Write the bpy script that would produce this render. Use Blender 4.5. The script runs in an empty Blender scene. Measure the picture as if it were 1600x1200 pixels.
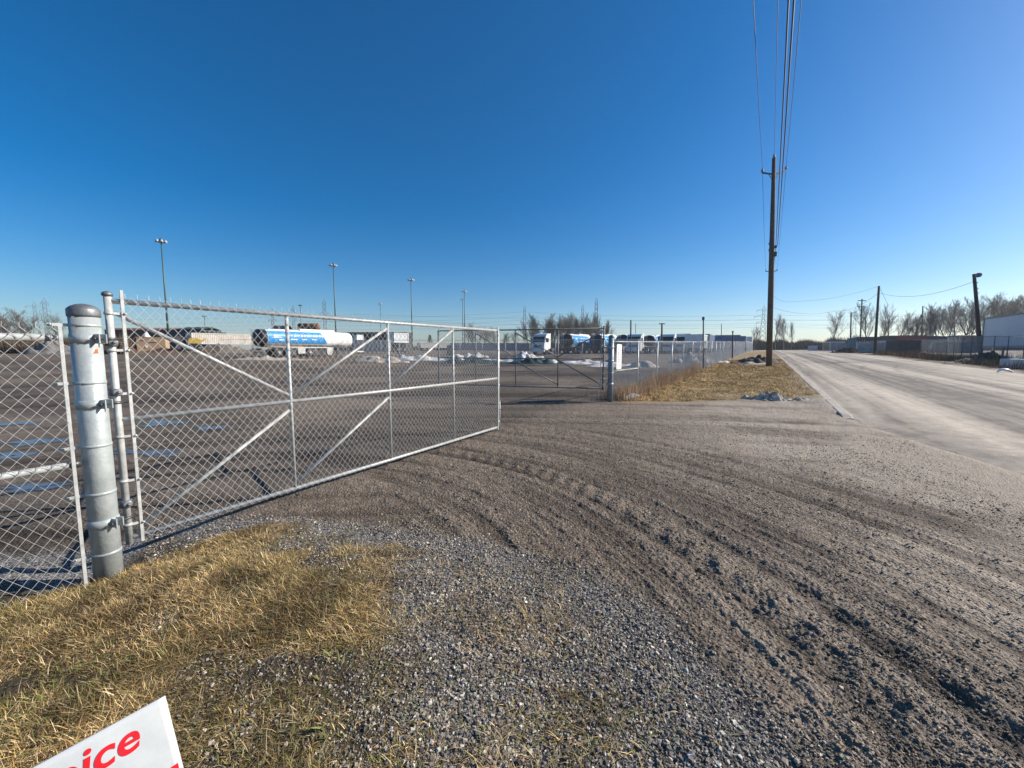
import bpy, math, random
import numpy as np
from mathutils import Vector, Matrix, noise as mnoise
random.seed(7); rng = np.random.default_rng(11)
C = bpy.context.scene.collection
R = math.radians

# ------------------------------------------------------------------ camera
F = 601.0; PITCH = math.atan(53/601); EYE = 1.65
cam = bpy.data.cameras.new('camera'); camo = bpy.data.objects.new('camera', cam); C.objects.link(camo)
cam.sensor_width = 36; cam.lens = F/1600*36; cam.clip_start = .05; cam.clip_end = 6000
camo.location = (0, 0, EYE); camo.rotation_euler = (math.pi/2-PITCH, 0, 0)
bpy.context.scene.camera = camo
# ------------------------------------------------------------------ sky and sun
SUN_AZ, SUN_EL = R(80), R(28)          # azimuth clockwise from +Y
w = bpy.data.worlds.new('World'); bpy.context.scene.world = w; w.use_nodes = True
nt = w.node_tree; bg = nt.nodes['Background']
sky = nt.nodes.new('ShaderNodeTexSky'); sky.sky_type = 'NISHITA'; sky.sun_disc = False
sky.sun_elevation = SUN_EL; sky.sun_rotation = SUN_AZ; sky.air_density = 1.0; sky.dust_density = .65; sky.ozone_density = 5.0; sky.altitude = 200
hs = nt.nodes.new('ShaderNodeHueSaturation'); hs.inputs['Saturation'].default_value = 1.38; hs.inputs['Hue'].default_value = .5; nt.links.new(sky.outputs[0], hs.inputs['Color']); nt.links.new(hs.outputs[0], bg.inputs[0]); bg.inputs[1].default_value = .077
sl = bpy.data.lights.new('sun', 'SUN'); sl.energy = 5.0; sl.angle = R(.5); sl.color = (1, .91, .80)
so = bpy.data.objects.new('sun', sl); C.objects.link(so)
so.rotation_euler = Vector((-math.sin(SUN_AZ)*math.cos(SUN_EL), -math.cos(SUN_AZ)*math.cos(SUN_EL), -math.sin(SUN_EL))).to_track_quat('-Z', 'Y').to_euler()
vs = bpy.context.scene.view_settings; vs.view_transform = 'Standard'; vs.look = 'None'; vs.gamma = 1; vs.use_curve_mapping = False
vs.exposure = .72

# ------------------------------------------------------------------ pixel to world
cp, sp_ = math.cos(PITCH), math.sin(PITCH)
def ray(px, py):
    a = (px-800)/F; b = (py-600)/F
    return (a, cp-b*sp_, -sp_-b*cp)
def at(px, py, Y):
    r = ray(px, py); return Vector((r[0]/r[1]*Y, Y, EYE+r[2]/r[1]*Y))
_R = [0, 12, 34, 54, 75, 110, 160, 300, 900, 6000]; _Z = [0, 0, .38, .75, 1.1, 1.4, 1.6, 2.0, 2.8, 4]
def base_z(x, y):
    z = np.interp(np.hypot(x, y), _R, _Z)
    z = z - .17*np.exp(-(((np.asarray(x)+3.5)/.75)**2+((np.asarray(y)-3.0)/.75)**2)*.8)
    return z
def tz(x, y): return float(base_z(x, y))
def G(px, py):
    r = ray(px, py); z = 0.
    for _ in range(30):
        Y = (EYE-z)/(-r[2]/r[1]); z = tz(r[0]/r[1]*Y, Y)
    return (r[0]/r[1]*Y, Y)
def on(px, Y):
    X = ray(px, 548)[0]/ray(px, 548)[1]*Y; return Vector((X, Y, tz(X, Y)))
def ztop(px, py, Y): return at(px, py, Y).z

# ------------------------------------------------------------------ noise
def _h(ix, iy, s):
    n = (ix.astype(np.int64)*374761393 + iy.astype(np.int64)*668265263 + s*974711) & 0xffffffff
    n = ((n ^ (n >> 13))*1274126177) & 0xffffffff
    n = (n ^ (n >> 16)) & 0xffffffff
    return n/4294967295.0
def vn(x, y, s=0):
    x = np.asarray(x, float); y = np.asarray(y, float)
    ix = np.floor(x); iy = np.floor(y); fx = x-ix; fy = y-iy
    fx = fx*fx*(3-2*fx); fy = fy*fy*(3-2*fy)
    a = _h(ix, iy, s); b = _h(ix+1, iy, s); c = _h(ix, iy+1, s); d = _h(ix+1, iy+1, s)
    return (a*(1-fx)+b*fx)*(1-fy)+(c*(1-fx)+d*fx)*fy
def fbm(x, y, s=0, o=4):
    t = 0; a = .5; n = 0
    for k in range(o):
        t = t+a*vn(x*2**k, y*2**k, s+k*17); n += a; a *= .5
    return t/n
def sm(a, b, x): t = np.clip((x-a)/(b-a), 0, 1); return t*t*(3-2*t)
def pdist(x, y, poly, closed=True):
    """signed distance to polygon (negative inside)"""
    d = np.full(x.shape, 1e9); ins = np.zeros(x.shape, bool); n = len(poly)
    for i in range(n if closed else n-1):
        ax, ay = poly[i]; bx, by = poly[(i+1) % n]
        ex, ey = bx-ax, by-ay; L = ex*ex+ey*ey+1e-12
        t = np.clip(((x-ax)*ex+(y-ay)*ey)/L, 0, 1)
        d = np.minimum(d, np.hypot(x-ax-t*ex, y-ay-t*ey))
        if closed:
            c = ((ay > y) != (by > y)) & (x < (bx-ax)*(y-ay)/(by-ay+1e-12)+ax); ins ^= c
    return np.where(ins, -d, d)

# ------------------------------------------------------------------ materials
def mat(name, col, rough=.6, metal=0., var=.0, vscale=6., bump=0., bscale=40., col2=None, spec=.5, attr=None, detail=6.):
    m = bpy.data.materials.new(name); m.use_nodes = True; n = m.node_tree; L = n.links
    b = n.nodes['Principled BSDF']; b.inputs['Roughness'].default_value = rough; b.inputs['Metallic'].default_value = metal
    b.inputs['Specular IOR Level'].default_value = spec
    b.inputs['Base Color'].default_value = (*col, 1)
    if var or bump or col2 or attr:
        tc = n.nodes.new('ShaderNodeTexCoord')
        no = n.nodes.new('ShaderNodeTexNoise'); no.inputs['Scale'].default_value = vscale; no.inputs['Detail'].default_value = detail; no.inputs['Roughness'].default_value = .65
        L.new(tc.outputs['Object'], no.inputs['Vector'])
        mr = n.nodes.new('ShaderNodeMapRange'); mr.inputs[1].default_value = .3; mr.inputs[2].default_value = .7
        L.new(no.outputs['Fac'], mr.inputs[0])
        mx = n.nodes.new('ShaderNodeMix'); mx.data_type = 'RGBA'
        c2 = col2 if col2 else tuple(c*(1+var) for c in col); c1 = col if col2 else tuple(c*(1-var) for c in col)
        mx.inputs[6].default_value = (*c1, 1); mx.inputs[7].default_value = (*c2, 1)
        L.new(mr.outputs[0], mx.inputs[0])
        out = mx.outputs[2]
        if attr:
            at_ = n.nodes.new('ShaderNodeAttribute'); at_.attribute_name = attr
            mu = n.nodes.new('ShaderNodeMix'); mu.data_type = 'RGBA'; mu.blend_type = 'MULTIPLY'; mu.inputs[0].default_value = 1
            L.new(out, mu.inputs[6]); L.new(at_.outputs['Color'], mu.inputs[7]); out = mu.outputs[2]
        L.new(out, b.inputs['Base Color'])
        if bump:
            bn = n.nodes.new('ShaderNodeTexNoise'); bn.inputs['Scale'].default_value = bscale; bn.inputs['Detail'].default_value = 5
            L.new(tc.outputs['Object'], bn.inputs['Vector'])
            bp = n.nodes.new('ShaderNodeBump'); bp.inputs['Strength'].default_value = bump; bp.inputs['Distance'].default_value = .02
            L.new(bn.outputs['Fac'], bp.inputs['Height']); L.new(bp.outputs[0], b.inputs['Normal'])
    return m
M = {}
M['galv'] = mat('galvanised_steel', (.40, .42, .42), .5, .3, .28, 14, .12, 60)
M['galv_post'] = mat('galvanised_post', (.30, .335, .335), .42, .25, .26, 5, .12, 40, col2=(.50, .54, .53))
M['galv_pale'] = mat('pale_galvanised', (.46, .47, .455), .45, .2, .28, 14)
M['wire'] = mat('galvanised_wire', (.44, .44, .42), .4, .2, .12, 30)
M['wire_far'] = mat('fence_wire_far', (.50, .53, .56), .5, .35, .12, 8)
M['galv_shade'] = mat('shade_toned_steel', (.17, .18, .185), .55, .3, .3, 14)  # open gate leaf and its wire: their shade is put into the colour
M['stone2'] = mat('grey_rubble', (.15, .145, .14), .95, 0, .5, 3, .9, 10)
M['cap'] = mat('grey_cap', (.16, .17, .18), .5, .4, .3, 12, .15, 30)
M['bolt'] = mat('dark_bolt', (.09, .09, .09), .45, .7, .3, 40)
M['sticker'] = mat('orange_sticker', (.42, .09, .02), .6, 0, .35, 60)
M['wood'] = mat('weathered_wood', (.10, .082, .066), .9, 0, .35, 5, .5, 30)
M['wood2'] = mat('dark_pole_wood', (.055, .047, .042), .9, 0, .35, 5, .4, 30)
M['cable'] = mat('black_cable', (.015, .015, .017), .6)
M['hv'] = mat('grey_conductor', (.16, .17, .18), .5, .3)
M['ceram'] = mat('insulator', (.12, .11, .11), .3)
M['mast'] = mat('green_mast', (.05, .10, .09), .5, .2, .2, 3)
M['lamp'] = mat('floodlight_grey', (.40, .42, .44), .4, .3, .1, 5)
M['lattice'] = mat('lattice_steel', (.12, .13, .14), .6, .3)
M['post_shade'] = mat('shade_toned_post', (.24, .27, .28), .5, .2, .3, 6)  # far gate post, coloured darker to stand in for its unlit side
M['bark'] = mat('grey_bark', (.12, .105, .09), .9, 0, .35, 3)
M['bark2'] = mat('brown_bark', (.15, .132, .115), .9, 0, .3, 3)
M['white'] = mat('white_paint', (.74, .75, .74), .35, 0, .06, 2)
M['whited'] = mat('dirty_white', (.55, .55, .53), .5, 0, .2, 1.5, col2=(.38, .37, .34))
M['blue'] = mat('tank_blue', (.03, .27, .62), .3, 0, .14, 1.5)
M['black'] = mat('black_rubber', (.02, .02, .021), .75, 0, .3, 10)
M['darkcap'] = mat('dark_painted_steel', (.025, .028, .035), .45, .2, .2, 3)
M['frame'] = mat('chassis_steel', (.07, .07, .07), .6, .3, .3, 5)
M['rim'] = mat('steel_rim', (.45, .45, .45), .4, .5, .15, 8)
M['glass'] = mat('window_glass', (.02, .025, .03), .05, 0, 0, spec=.8)
M['tan'] = mat('tan_paint', (.40, .27, .16), .7, 0, .15, 2)
M['rust'] = mat('rusty_steel', (.17, .085, .045), .8, .1, .4, 3)
M['red'] = mat('faded_red', (.16, .04, .045), .6, 0, .3, 3)
M['yellow'] = mat('machine_yellow', (.62, .42, .05), .5, 0, .2, 3)
M['navy'] = mat('navy_paint', (.03, .045, .09), .5, 0, .25, 2)
M['bluegrey'] = mat('blue_grey_paint', (.16, .22, .34), .5, 0, .15, 2)
M['teal'] = mat('teal_paint', (.05, .15, .20), .55, 0, .3, 2)
M['grey'] = mat('grey_paint', (.27, .29, .30), .6, 0, .2, 2)
M['dgrey'] = mat('charcoal_paint', (.045, .055, .065), .6, .1, .25, 2)
M['cladding'] = mat('weathered_cladding', (.62, .57, .49), .7, 0, .2, .8, col2=(.38, .33, .28))
M['darkwall'] = mat('dark_cladding', (.028, .032, .04), .7, 0, .3, .6)
M['roofgreen'] = mat('dark_green_roof', (.03, .05, .045), .6, 0, .2, 1)
M['soil'] = mat('dark_soil', (.075, .06, .048), .95, 0, .4, 2.5, .9, 12)
M['berm'] = mat('brown_bank', (.115, .085, .055), .95, 0, .35, 1.2, .8, 6)
M['snow'] = mat('old_snow', (.16, .125, .095), .9, 0, 0, 6.5, .9, 18, col2=(.66, .60, .51))
M['snowclean'] = mat('crusted_snow', (.78, .79, .80), .8, 0, 0, 1.6, .4, 10, col2=(.30, .28, .25))
M['tarp'] = mat('dark_green_tarp', (.025, .055, .05), .5, 0, .35, 2, .4, 8)
M['conc'] = mat('concrete', (.34, .31, .265), .9, 0, .35, 2.5, .4, 40)
M['concpale'] = mat('pale_concrete', (.50, .52, .53), .85, 0, .14, 4, .3, 30)
M['trailer'] = mat('trailer_skin', (.62, .62, .66), .4, 0, .05, 1)
M['sign'] = mat('sign_board', (.47, .50, .51), .45, 0, .05, 5, .12, 6, col2=(.60, .62, .61))
M['signred'] = mat('sign_red', (.66, .012, .02), .45)
M['signgrey'] = mat('faded_print', (.25, .26, .28), .6, 0, .3, 20)
M['straw'] = mat('dry_grass', (1, 1, 1), .85, 0, .12, 1.2, attr='col', spec=.2)
M['stone'] = mat('crushed_stone', (1, 1, 1), .85, 0, .15, 60, attr='col', spec=.3)
M['twig'] = mat('brush_twigs', (1, 1, 1), .9, 0, .15, 1, attr='col', spec=.1)
M['water'] = mat('puddle_water', (.13, .115, .105), .24, 0, 0, spec=.45)
M['green_leaf'] = mat('evergreen', (.03, .045, .03), .9, 0, .3, 3)

# ------------------------------------------------------------------ mesh helpers
class MB:
    def __init__(s): s.v = []; s.f = []; s.sm = []
    def _add(s, vs_, fs, smooth=False):
        o = len(s.v); s.v += [tuple(v) for v in vs_]; s.f += [tuple(i+o for i in f) for f in fs]; s.sm += [smooth]*len(fs); return s
    def box(s, c, d, rz=0, tilt=None, bev=0):
        x, y, z = (k/2 for k in d)
        if bev:
            b = min(bev, x*.9, y*.9, z*.9); V = []
            for sx in (-1, 1):
                for sy in (-1, 1):
                    for sz in (-1, 1):
                        V += [(sx*(x-b), sy*(y-b), sz*z), (sx*(x-b), sy*y, sz*(z-b)), (sx*x, sy*(y-b), sz*(z-b))]
            def i(sx, sy, sz, k): return ((sx > 0)*4+(sy > 0)*2+(sz > 0))*3+k
            Fs = []
            for q in (-1, 1):
                Fs.append([i(-1, -1, q, 0), i(1, -1, q, 0), i(1, 1, q, 0), i(-1, 1, q, 0)][::q])
                Fs.append([i(-1, q, -1, 1), i(-1, q, 1, 1), i(1, q, 1, 1), i(1, q, -1, 1)][::q])
                Fs.append([i(q, -1, -1, 2), i(q, 1, -1, 2), i(q, 1, 1, 2), i(q, -1, 1, 2)][::q])
            for a in (-1, 1):
                for b_ in (-1, 1):
                    Fs.append([i(-1, a, b_, 0), i(1, a, b_, 0), i(1, a, b_, 1), i(-1, a, b_, 1)])
                    Fs.append([i(a, -1, b_, 0), i(a, 1, b_, 0), i(a, 1, b_, 2), i(a, -1, b_, 2)])
                    Fs.append([i(a, b_, -1, 1), i(a, b_, 1, 1), i(a, b_, 1, 2), i(a, b_, -1, 2)])
                    for c_ in (-1, 1): Fs.append([i(a, b_, c_, 0), i(a, b_, c_, 1), i(a, b_, c_, 2)])
        else:
            V = [(sx*x, sy*y, sz*z) for sx in (-1, 1) for sy in (-1, 1) for sz in (-1, 1)]
            Fs = [(0, 1, 3, 2), (4, 6, 7, 5), (0, 4, 5, 1), (2, 3, 7, 6), (0, 2, 6, 4), (1, 5, 7, 3)]
        m = Matrix.Translation(c) @ Matrix.Rotation(rz, 4, 'Z')
        if tilt: m = m @ tilt
        return s._add([m @ Vector(v) for v in V], Fs)
    def tube(s, pts, r, n=10, caps=True, smooth=True):
        pts = [Vector(p) for p in pts]; k = len(pts); rs = r if isinstance(r, (list, tuple)) else [r]*k
        V = []; Fs = []
        for i, p in enumerate(pts):
            t = (pts[min(i+1, k-1)]-pts[max(i-1, 0)]).normalized()
            if i == 0: a = t.orthogonal().normalized()
            else: a = (a-t*a.dot(t)); a = a.normalized() if a.length > 1e-6 else t.orthogonal().normalized()
            b = t.cross(a)
            V += [p+(a*math.cos(2*math.pi*j/n)+b*math.sin(2*math.pi*j/n))*rs[i] for j in range(n)]
        for i in range(k-1):
            for j in range(n): Fs.append((i*n+j, i*n+(j+1) % n, (i+1)*n+(j+1) % n, (i+1)*n+j))
        s._add(V, Fs, smooth)
        if caps:
            o = len(s.v)-len(V)
            s.f += [tuple(o+j for j in range(n))[::-1], tuple(o+(k-1)*n+j for j in range(n))]; s.sm += [False, False]
        return s
    def lathe(s, c, prof, n=24, axis='Z', smooth=True):
        V = []; Fs = []; k = len(prof)
        for r, h in prof:
            for j in range(n):
                a = 2*math.pi*j/n; x, y = r*math.cos(a), r*math.sin(a)
                v = (x, y, h) if axis == 'Z' else ((h, x, y) if axis == 'X' else (x, h, y))
                V.append(Vector(c)+Vector(v))
        for i in range(k-1):
            for j in range(n): Fs.append((i*n+j, i*n+(j+1) % n, (i+1)*n+(j+1) % n, (i+1)*n+j))
        Fs += [tuple(range(n))[::-1], tuple((k-1)*n+j for j in range(n))]
        return s._add(V, Fs, smooth)
    def prism(s, prof, x0, x1, axis='X'):
        n = len(prof); V = []
        for x in (x0, x1):
            for a, b in prof: V.append((x, a, b) if axis == 'X' else (a, x, b))
        Fs = [tuple(range(n)), tuple(range(n, 2*n))[::-1]]+[(i, n+i, n+(i+1) % n, (i+1) % n) for i in range(n)]
        return s._add(V, Fs)
    def build(s, name, m, parent=None, loc=None):
        me = bpy.data.meshes.new(name); me.from_pydata(s.v, [], s.f); me.polygons.foreach_set('use_smooth', s.sm)
        me.validate(); me.update(); me.materials.append(m)
        o = bpy.data.objects.new(name, me); C.objects.link(o)
        if parent: o.parent = parent
        if loc is not None: o.location = loc
        return o
def npmesh(name, V, Fq, m, parent=None, col=None, smooth=False):
    V = np.asarray(V, np.float32).reshape(-1, 3); Fq = np.asarray(Fq, np.int32); n = Fq.shape[1]
    me = bpy.data.meshes.new(name); me.vertices.add(len(V)); me.vertices.foreach_set('co', V.ravel())
    me.loops.add(Fq.size); me.loops.foreach_set('vertex_index', Fq.ravel())
    me.polygons.add(len(Fq)); me.polygons.foreach_set('loop_start', np.arange(len(Fq), dtype=np.int32)*n)
    me.polygons.foreach_set('use_smooth', np.full(len(Fq), smooth))
    if col is not None:
        a = me.attributes.new('col', 'FLOAT_COLOR', 'POINT'); c = np.ones((len(V), 4), np.float32); c[:, :3] = col; a.data.foreach_set('color', c.ravel())
    me.update(calc_edges=True); me.materials.append(m)
    o = bpy.data.objects.new(name, me); C.objects.link(o)
    if parent: o.parent = parent
    return o
def thing(name, label, cat, loc=(0, 0, 0), rz=0, group=None):
    o = bpy.data.objects.new(name, None); C.objects.link(o); o.empty_display_size = .2
    o.location = loc; o.rotation_euler = (0, 0, rz); tag(o, label, cat, group); return o
def tag(o, label, cat, group=None):
    o['label'] = label; o['category'] = cat
    if group: o['group'] = group
    return o
def kind(o, k): o['kind'] = k; return o
def dup(root, loc, rz, label, group=None, scale=None):
    r = root.copy(); C.objects.link(r); r.location = loc; r.rotation_euler = (0, 0, rz); r['label'] = label
    if group: r['group'] = group
    if scale: r.scale = scale if not isinstance(scale, (int, float)) else (scale,)*3
    for ch in list(root.children):
        c = ch.copy(); C.objects.link(c); c.parent = r
        for g in list(ch.children):
            d = g.copy(); C.objects.link(d); d.parent = c
    return r

# ------------------------------------------------------------------ layout lines
DG = Vector((.5300, .8480)); DG.normalize(); RZG = math.atan2(DG.y, DG.x)           # gate line
DR = Vector((math.sin(R(33)), math.cos(R(33)))); RZR = math.atan2(DR.y, DR.x)         # road
DF = Vector((math.sin(R(34.3)), math.cos(R(34.3)))); RZF = math.atan2(DF.y, DF.x)     # right fence
KERB0 = Vector((8.2, 9.1)); ROADW = 9.9
P1 = Vector((-3.19, 2.90)); P2 = Vector((3.126, 12.18))
NR = Vector((DR.y, -DR.x))   # to the right of the road
def road_pt(s, q): p = KERB0+DR*s+NR*q; return p
def road_sq(x, y):
    dx, dy = x-KERB0.x, y-KERB0.y
    return dx*DR.x+dy*DR.y, dx*NR.x+dy*NR.y

# ------------------------------------------------------------------ ground
def flare(s): return .30*np.maximum(0, -np.asarray(s, float)-.4)
gr_poly = [G(*p) for p in [(330, 806), (520, 818), (700, 836), (830, 864), (940, 906), (1020, 960), (1100, 1030), (1200, 1110), (1290, 1199)]]+[(.9, .4), (.3, -2), (-6, -2), (-5, 2.8)]
gs_poly = [G(*p) for p in [(20, 905), (150, 905), (205, 868), (260, 838), (330, 834), (430, 838), (530, 852), (590, 880), (615, 930), (640, 985), (670, 1040), (705, 1110), (730, 1199)]]+[(-.1, .2), (-.4, -2), (-7, -2), (-7, 2)]
st_poly = [(P2.x+.3, P2.y-.1)]+[tuple(P2+DF*s+Vector((-.3, .2))) for s in (4, 40, 110)]+[tuple(road_pt(s, -.15)) for s in (100, 40, 12, 4.2)]+[G(1230, 622), G(1100, 628), G(1000, 630)]
rb_poly = [tuple(road_pt(s, ROADW+.3)) for s in (11, 30, 60, 110)]+[tuple(road_pt(s, ROADW+9)) for s in (110, 60, 30, 17)]
def ground_fields(x, y):
    r = np.hypot(x, y)
    wx = x+.35*(fbm(x*1.7, y*1.7, 5)-.5)+.12*(fbm(x*9, y*9, 8)-.5); wy = y+.35*(fbm(x*1.7, y*1.7, 6)-.5)+.12*(fbm(x*9, y*9, 9)-.5)
    near = r < 14
    gravel = np.zeros_like(x); grass = np.zeros_like(x)
    gravel[near] = sm(.12, -.16, pdist(wx[near], wy[near], gr_poly))
    grass[near] = sm(.12, -.18, pdist(wx[near], wy[near], gs_poly))
    rs, rq = road_sq(x, y); rq = rq-flare(rs)
    fade = 1-sm(14, 45, r)
    straw = sm(.35, -.35, pdist(wx, wy, st_poly))
    rbr = sm(.6, -.6, pdist(wx+(fbm(x*.3, y*.3, 3)-.5)*3, wy, rb_poly))
    # arcs of the tracks into the gate
    dx, dy = x+3.5, y-1.5; rr = np.hypot(dx, dy); th = np.arctan2(dy, dx)*6
    w1 = sm(4.2, 4.9, rr)*sm(11.5, 8.5, rr)*(1-gravel)*(1-grass)
    wob = rr+.10*(vn(th*.5, rr*0, 77)-.5)
    s1 = vn(wob*5.5, th*.35, 21)*.5+vn(wob*14, th*.6, 22)*.33+vn(wob*34, th*1.6, 23)*.27
    # streaks across the yard and the far entrance
    yy = y+.035*x*x*.6
    s2 = vn(yy*2.2, x*.12, 31)*.6+vn(yy*6, x*.25, 32)*.35+vn(yy*15, x*.6, 33)*.2
    k = sm(7.0, 10.5, rr+.35*np.maximum(0, y-7))
    k = np.where(x < -1, np.maximum(k, sm(3.8, 3.2, rr)), k)
    st = s1*(1-k)+s2*k
    h = np.zeros_like(x)
    h += (1-grass*.5)*.035*(fbm(x*1.1, y*1.1, 41)-.5)
    h += (1-gravel*.8)*(1-grass)*(1-straw)*.035*(st-.55)*fade*(rq < 0)
    lump = fbm(x*8, y*8, 43, 4)-.5
    h += (.018+.008*(1-gravel)*(1-grass))*lump*fade
    clod = np.maximum(0, fbm(x*38, y*38, 45, 3)-.46)
    tread = np.exp(-((wob-5.3)/.55)**2)+.7*np.exp(-((wob-7.4)/.5)**2)+.3
    h += .024*clod*(1-gravel)*(1-grass)*np.clip(tread, 0, 1.2)*fade*(1-straw)
    rut = 0
    for c, wd, a in ((5.12, .10, 1), (5.54, .11, 1), (7.15, .10, .55), (7.6, .10, .6), (6.25, .06, .3)):
        amp = .35+.9*vn(th*.8+c*9, 0*th, 55)
        rut = rut+a*amp*(np.exp(-((wob-c)/wd)**2)-.55*np.exp(-((wob-c-.2)/.08)**2)-.4*np.exp(-((wob-c+.2)/.08)**2))
    rutw = w1*sm(8, 5.5, np.abs(y)+0*x)*(x > -1.5)
    h -= .012*rut*rutw*(.2+.8*sm(4.6, 2.6, y))*(1-gravel)
    # small tread bars inside the ruts
    bars = np.sin(th*22+np.sin(wob*9)*2)
    h += (.010*(fbm(x*45, y*45, 47, 2)-.5)+.007*(vn(x*95, y*95, 48)-.5))*(1-grass)*fade
    h += .009*bars*np.exp(-((wob-5.33)/.4)**2)*rutw
    h -= .05*sm(.3, .9, fbm(x*.8+9, y*.8, 61))*straw*sm(-.3, -1.2, rq)
    h += .06*straw*(fbm(x*.9, y*.9, 71)-.4)*sm(-.3, -1.2, rq)+.04*sm(-.8, -.25, rq)*(rs > .8)*(rs < 200)
    # mound of the grass patch
    h += .03*grass*np.exp(-(((x+2.0)/.8)**2+((y-2.55)/.5)**2))
    # colours
    tan = np.clip((st-.43)*3.2, 0, 1)*.85*(1-.5*np.clip(rut, 0, 1)*w1)
    right = sm(-6.0, -1.2, rq)
    tan = np.clip(tan*(.22+1.0*right)+.55*right*sm(.34, .58, fbm(x*.75, y*.75, 81))+.55*sm(-1.6, -.2, rq)*sm(.25, .6, fbm(x*1.2, y*1.2, 83)), 0, 1)
    dark = np.clip(rut, 0, 1)*rutw*.6+.55*sm(.55, .3, st)*(1-gravel)
    yard = sm(.3, -1.0, (x-P1.x)*DG.y-(y-P1.y)*DG.x-.0)*(x < 10)
    dark = np.clip(dark+.85*yard*sm(.72, .36, fbm(x*.4, y*.4, 91)), 0, 1)
    rbr = np.maximum(rbr, .75*sm(-6, -14, x)*sm(14, 24, y)*sm(.3, .6, fbm(x*.12, y*.3, 95))*(x < 0))
    return h, gravel, grass, straw, np.clip(tan, 0, 1)*(1-grass), dark, rbr, rq, yard
az = np.concatenate([np.linspace(-64, 64, 1000), np.linspace(70, 290, 56)]); az = np.radians(az)
pyp = np.concatenate([np.array([.12, .3, .5, .7, .85, 1.0, 1.1, 1.18])*1.0])
rows = list(np.linspace(.02, 1.15, 16))
q = 1.65/1.17*F
pix = np.concatenate([np.arange(F*1.42, 22, -1.35), np.arange(22, 6, -.9)])
rows += list(EYE*F/pix)
rows += list(np.geomspace(190, 950, 16)); rows = np.array(sorted(rows))
A, RR = np.meshgrid(az, rows); gx = np.sin(A)*RR; gy = np.cos(A)*RR
h, gravel, grass, straw, tan, dark, rbr, rq, yard = ground_fields(gx.ravel(), gy.ravel())
X = gx.ravel(); Y = gy.ravel()
rs_, _ = road_sq(X, Y)
flat = sm(-.25, .1, rq)*sm(ROADW+.3, ROADW-.1, rq)
puddles = []
for px_, py_, wpx, hpx in ((30, 661, 80, 5), (60, 690, 110, 6), (20, 712, 75, 7), (262, 661, 110, 6), (225, 706, 120, 6), (330, 668, 60, 4), (262, 712, 40, 3), (60, 760, 130, 7)):
    c_ = G(px_, py_); e_ = G(px_+wpx/2, py_); f_ = G(px_, py_-hpx*.95); puddles.append((c_, math.hypot(e_[0]-c_[0], e_[1]-c_[1])*1.3, max(.16, math.hypot(f_[0]-c_[0], f_[1]-c_[1]))))
pf = np.zeros_like(X)
for (cx, cy), a, b in puddles: pf = np.maximum(pf, sm(1.6, .8, np.hypot((X-cx)/a, (Y-cy)/b)))
Z = base_z(X, Y)+h*(1-flat)*(1-pf)-.03*flat-.012*pf
nR, nA = gx.shape
def grid_faces(nr, na, wrap):
    i = np.arange(nr-1)[:, None]; j = np.arange(na if wrap else na-1)[None, :]; j2 = (j+1) % na
    return np.stack([i*na+j, i*na+j2, (i+1)*na+j2, (i+1)*na+j], -1).reshape(-1, 4)[:, ::-1]
gmesh_V = np.stack([X, Y, Z], -1)
# material
gm = bpy.data.materials.new('ground_mix'); gm.use_nodes = True; n = gm.node_tree; L = n.links; B = n.nodes['Principled BSDF']
B.inputs['Roughness'].default_value = .93; B.inputs['Specular IOR Level'].default_value = .25
geo = n.nodes.new('ShaderNodeNewGeometry')
def tex(kind_, scale, **kw):
    t = n.nodes.new(kind_); t.inputs['Scale'].default_value = scale; L.new(geo.outputs['Position'], t.inputs['Vector'])
    for k_, v_ in kw.items(): t.inputs[k_].default_value = v_
    return t
def ramp(src, stops):
    r_ = n.nodes.new('ShaderNodeValToRGB'); L.new(src, r_.inputs[0]); e = r_.color_ramp.elements
    e[0].position, e[0].color = stops[0][0], (*stops[0][1], 1); e[1].position, e[1].color = stops[-1][0], (*stops[-1][1], 1)
    for p_, c_ in stops[1:-1]: q_ = e.new(p_); q_.color = (*c_, 1)
    return r_.outputs[0]
def mix(fac, a, b, mode='MIX'):
    m_ = n.nodes.new('ShaderNodeMix'); m_.data_type = 'RGBA'; m_.blend_type = mode
    for src, idx in ((fac, 0), (a, 6), (b, 7)):
        if isinstance(src, (int, float)): m_.inputs[idx].default_value = src
        elif isinstance(src, tuple): m_.inputs[idx].default_value = (*src, 1)
        else: L.new(src, m_.inputs[idx])
    return m_.outputs[2]
def attrn(nm):
    a_ = n.nodes.new('ShaderNodeAttribute'); a_.attribute_name = nm; s_ = n.nodes.new('ShaderNodeSeparateColor'); L.new(a_.outputs['Color'], s_.inputs[0]); return s_.outputs
z1 = attrn('zone_a'); z2 = attrn('zone_b')
n1 = tex('ShaderNodeTexNoise', 7., Detail=8., Roughness=.7); n2 = tex('ShaderNodeTexNoise', 90., Detail=4., Roughness=.7); n3 = tex('ShaderNodeTexNoise', .9, Detail=6., Roughness=.6)
vor = tex('ShaderNodeTexVoronoi', 48.); vor2 = tex('ShaderNodeTexVoronoi', 110.)
mud = ramp(n1.outputs['Fac'], [(.3, (.080, .060, .043)), (.5, (.150, .116, .085)), (.72, (.245, .194, .147))])
mud = mix(.65, mud, ramp(n2.outputs['Fac'], [(.3, (.22, .22, .22)), (.52, (1, 1, 1)), (.75, (2.1, 2.05, 2.0))]), 'MULTIPLY')
sc = n.nodes.new('ShaderNodeSeparateColor'); L.new(vor.outputs['Color'], sc.inputs[0])
grv = ramp(sc.outputs[0], [(0, (.07, .068, .068)), (.5, (.16, .155, .15)), (.85, (.27, .265, .26)), (1, (.52, .51, .49))])
sc2 = n.nodes.new('ShaderNodeSeparateColor'); L.new(vor2.outputs['Color'], sc2.inputs[0])
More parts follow.
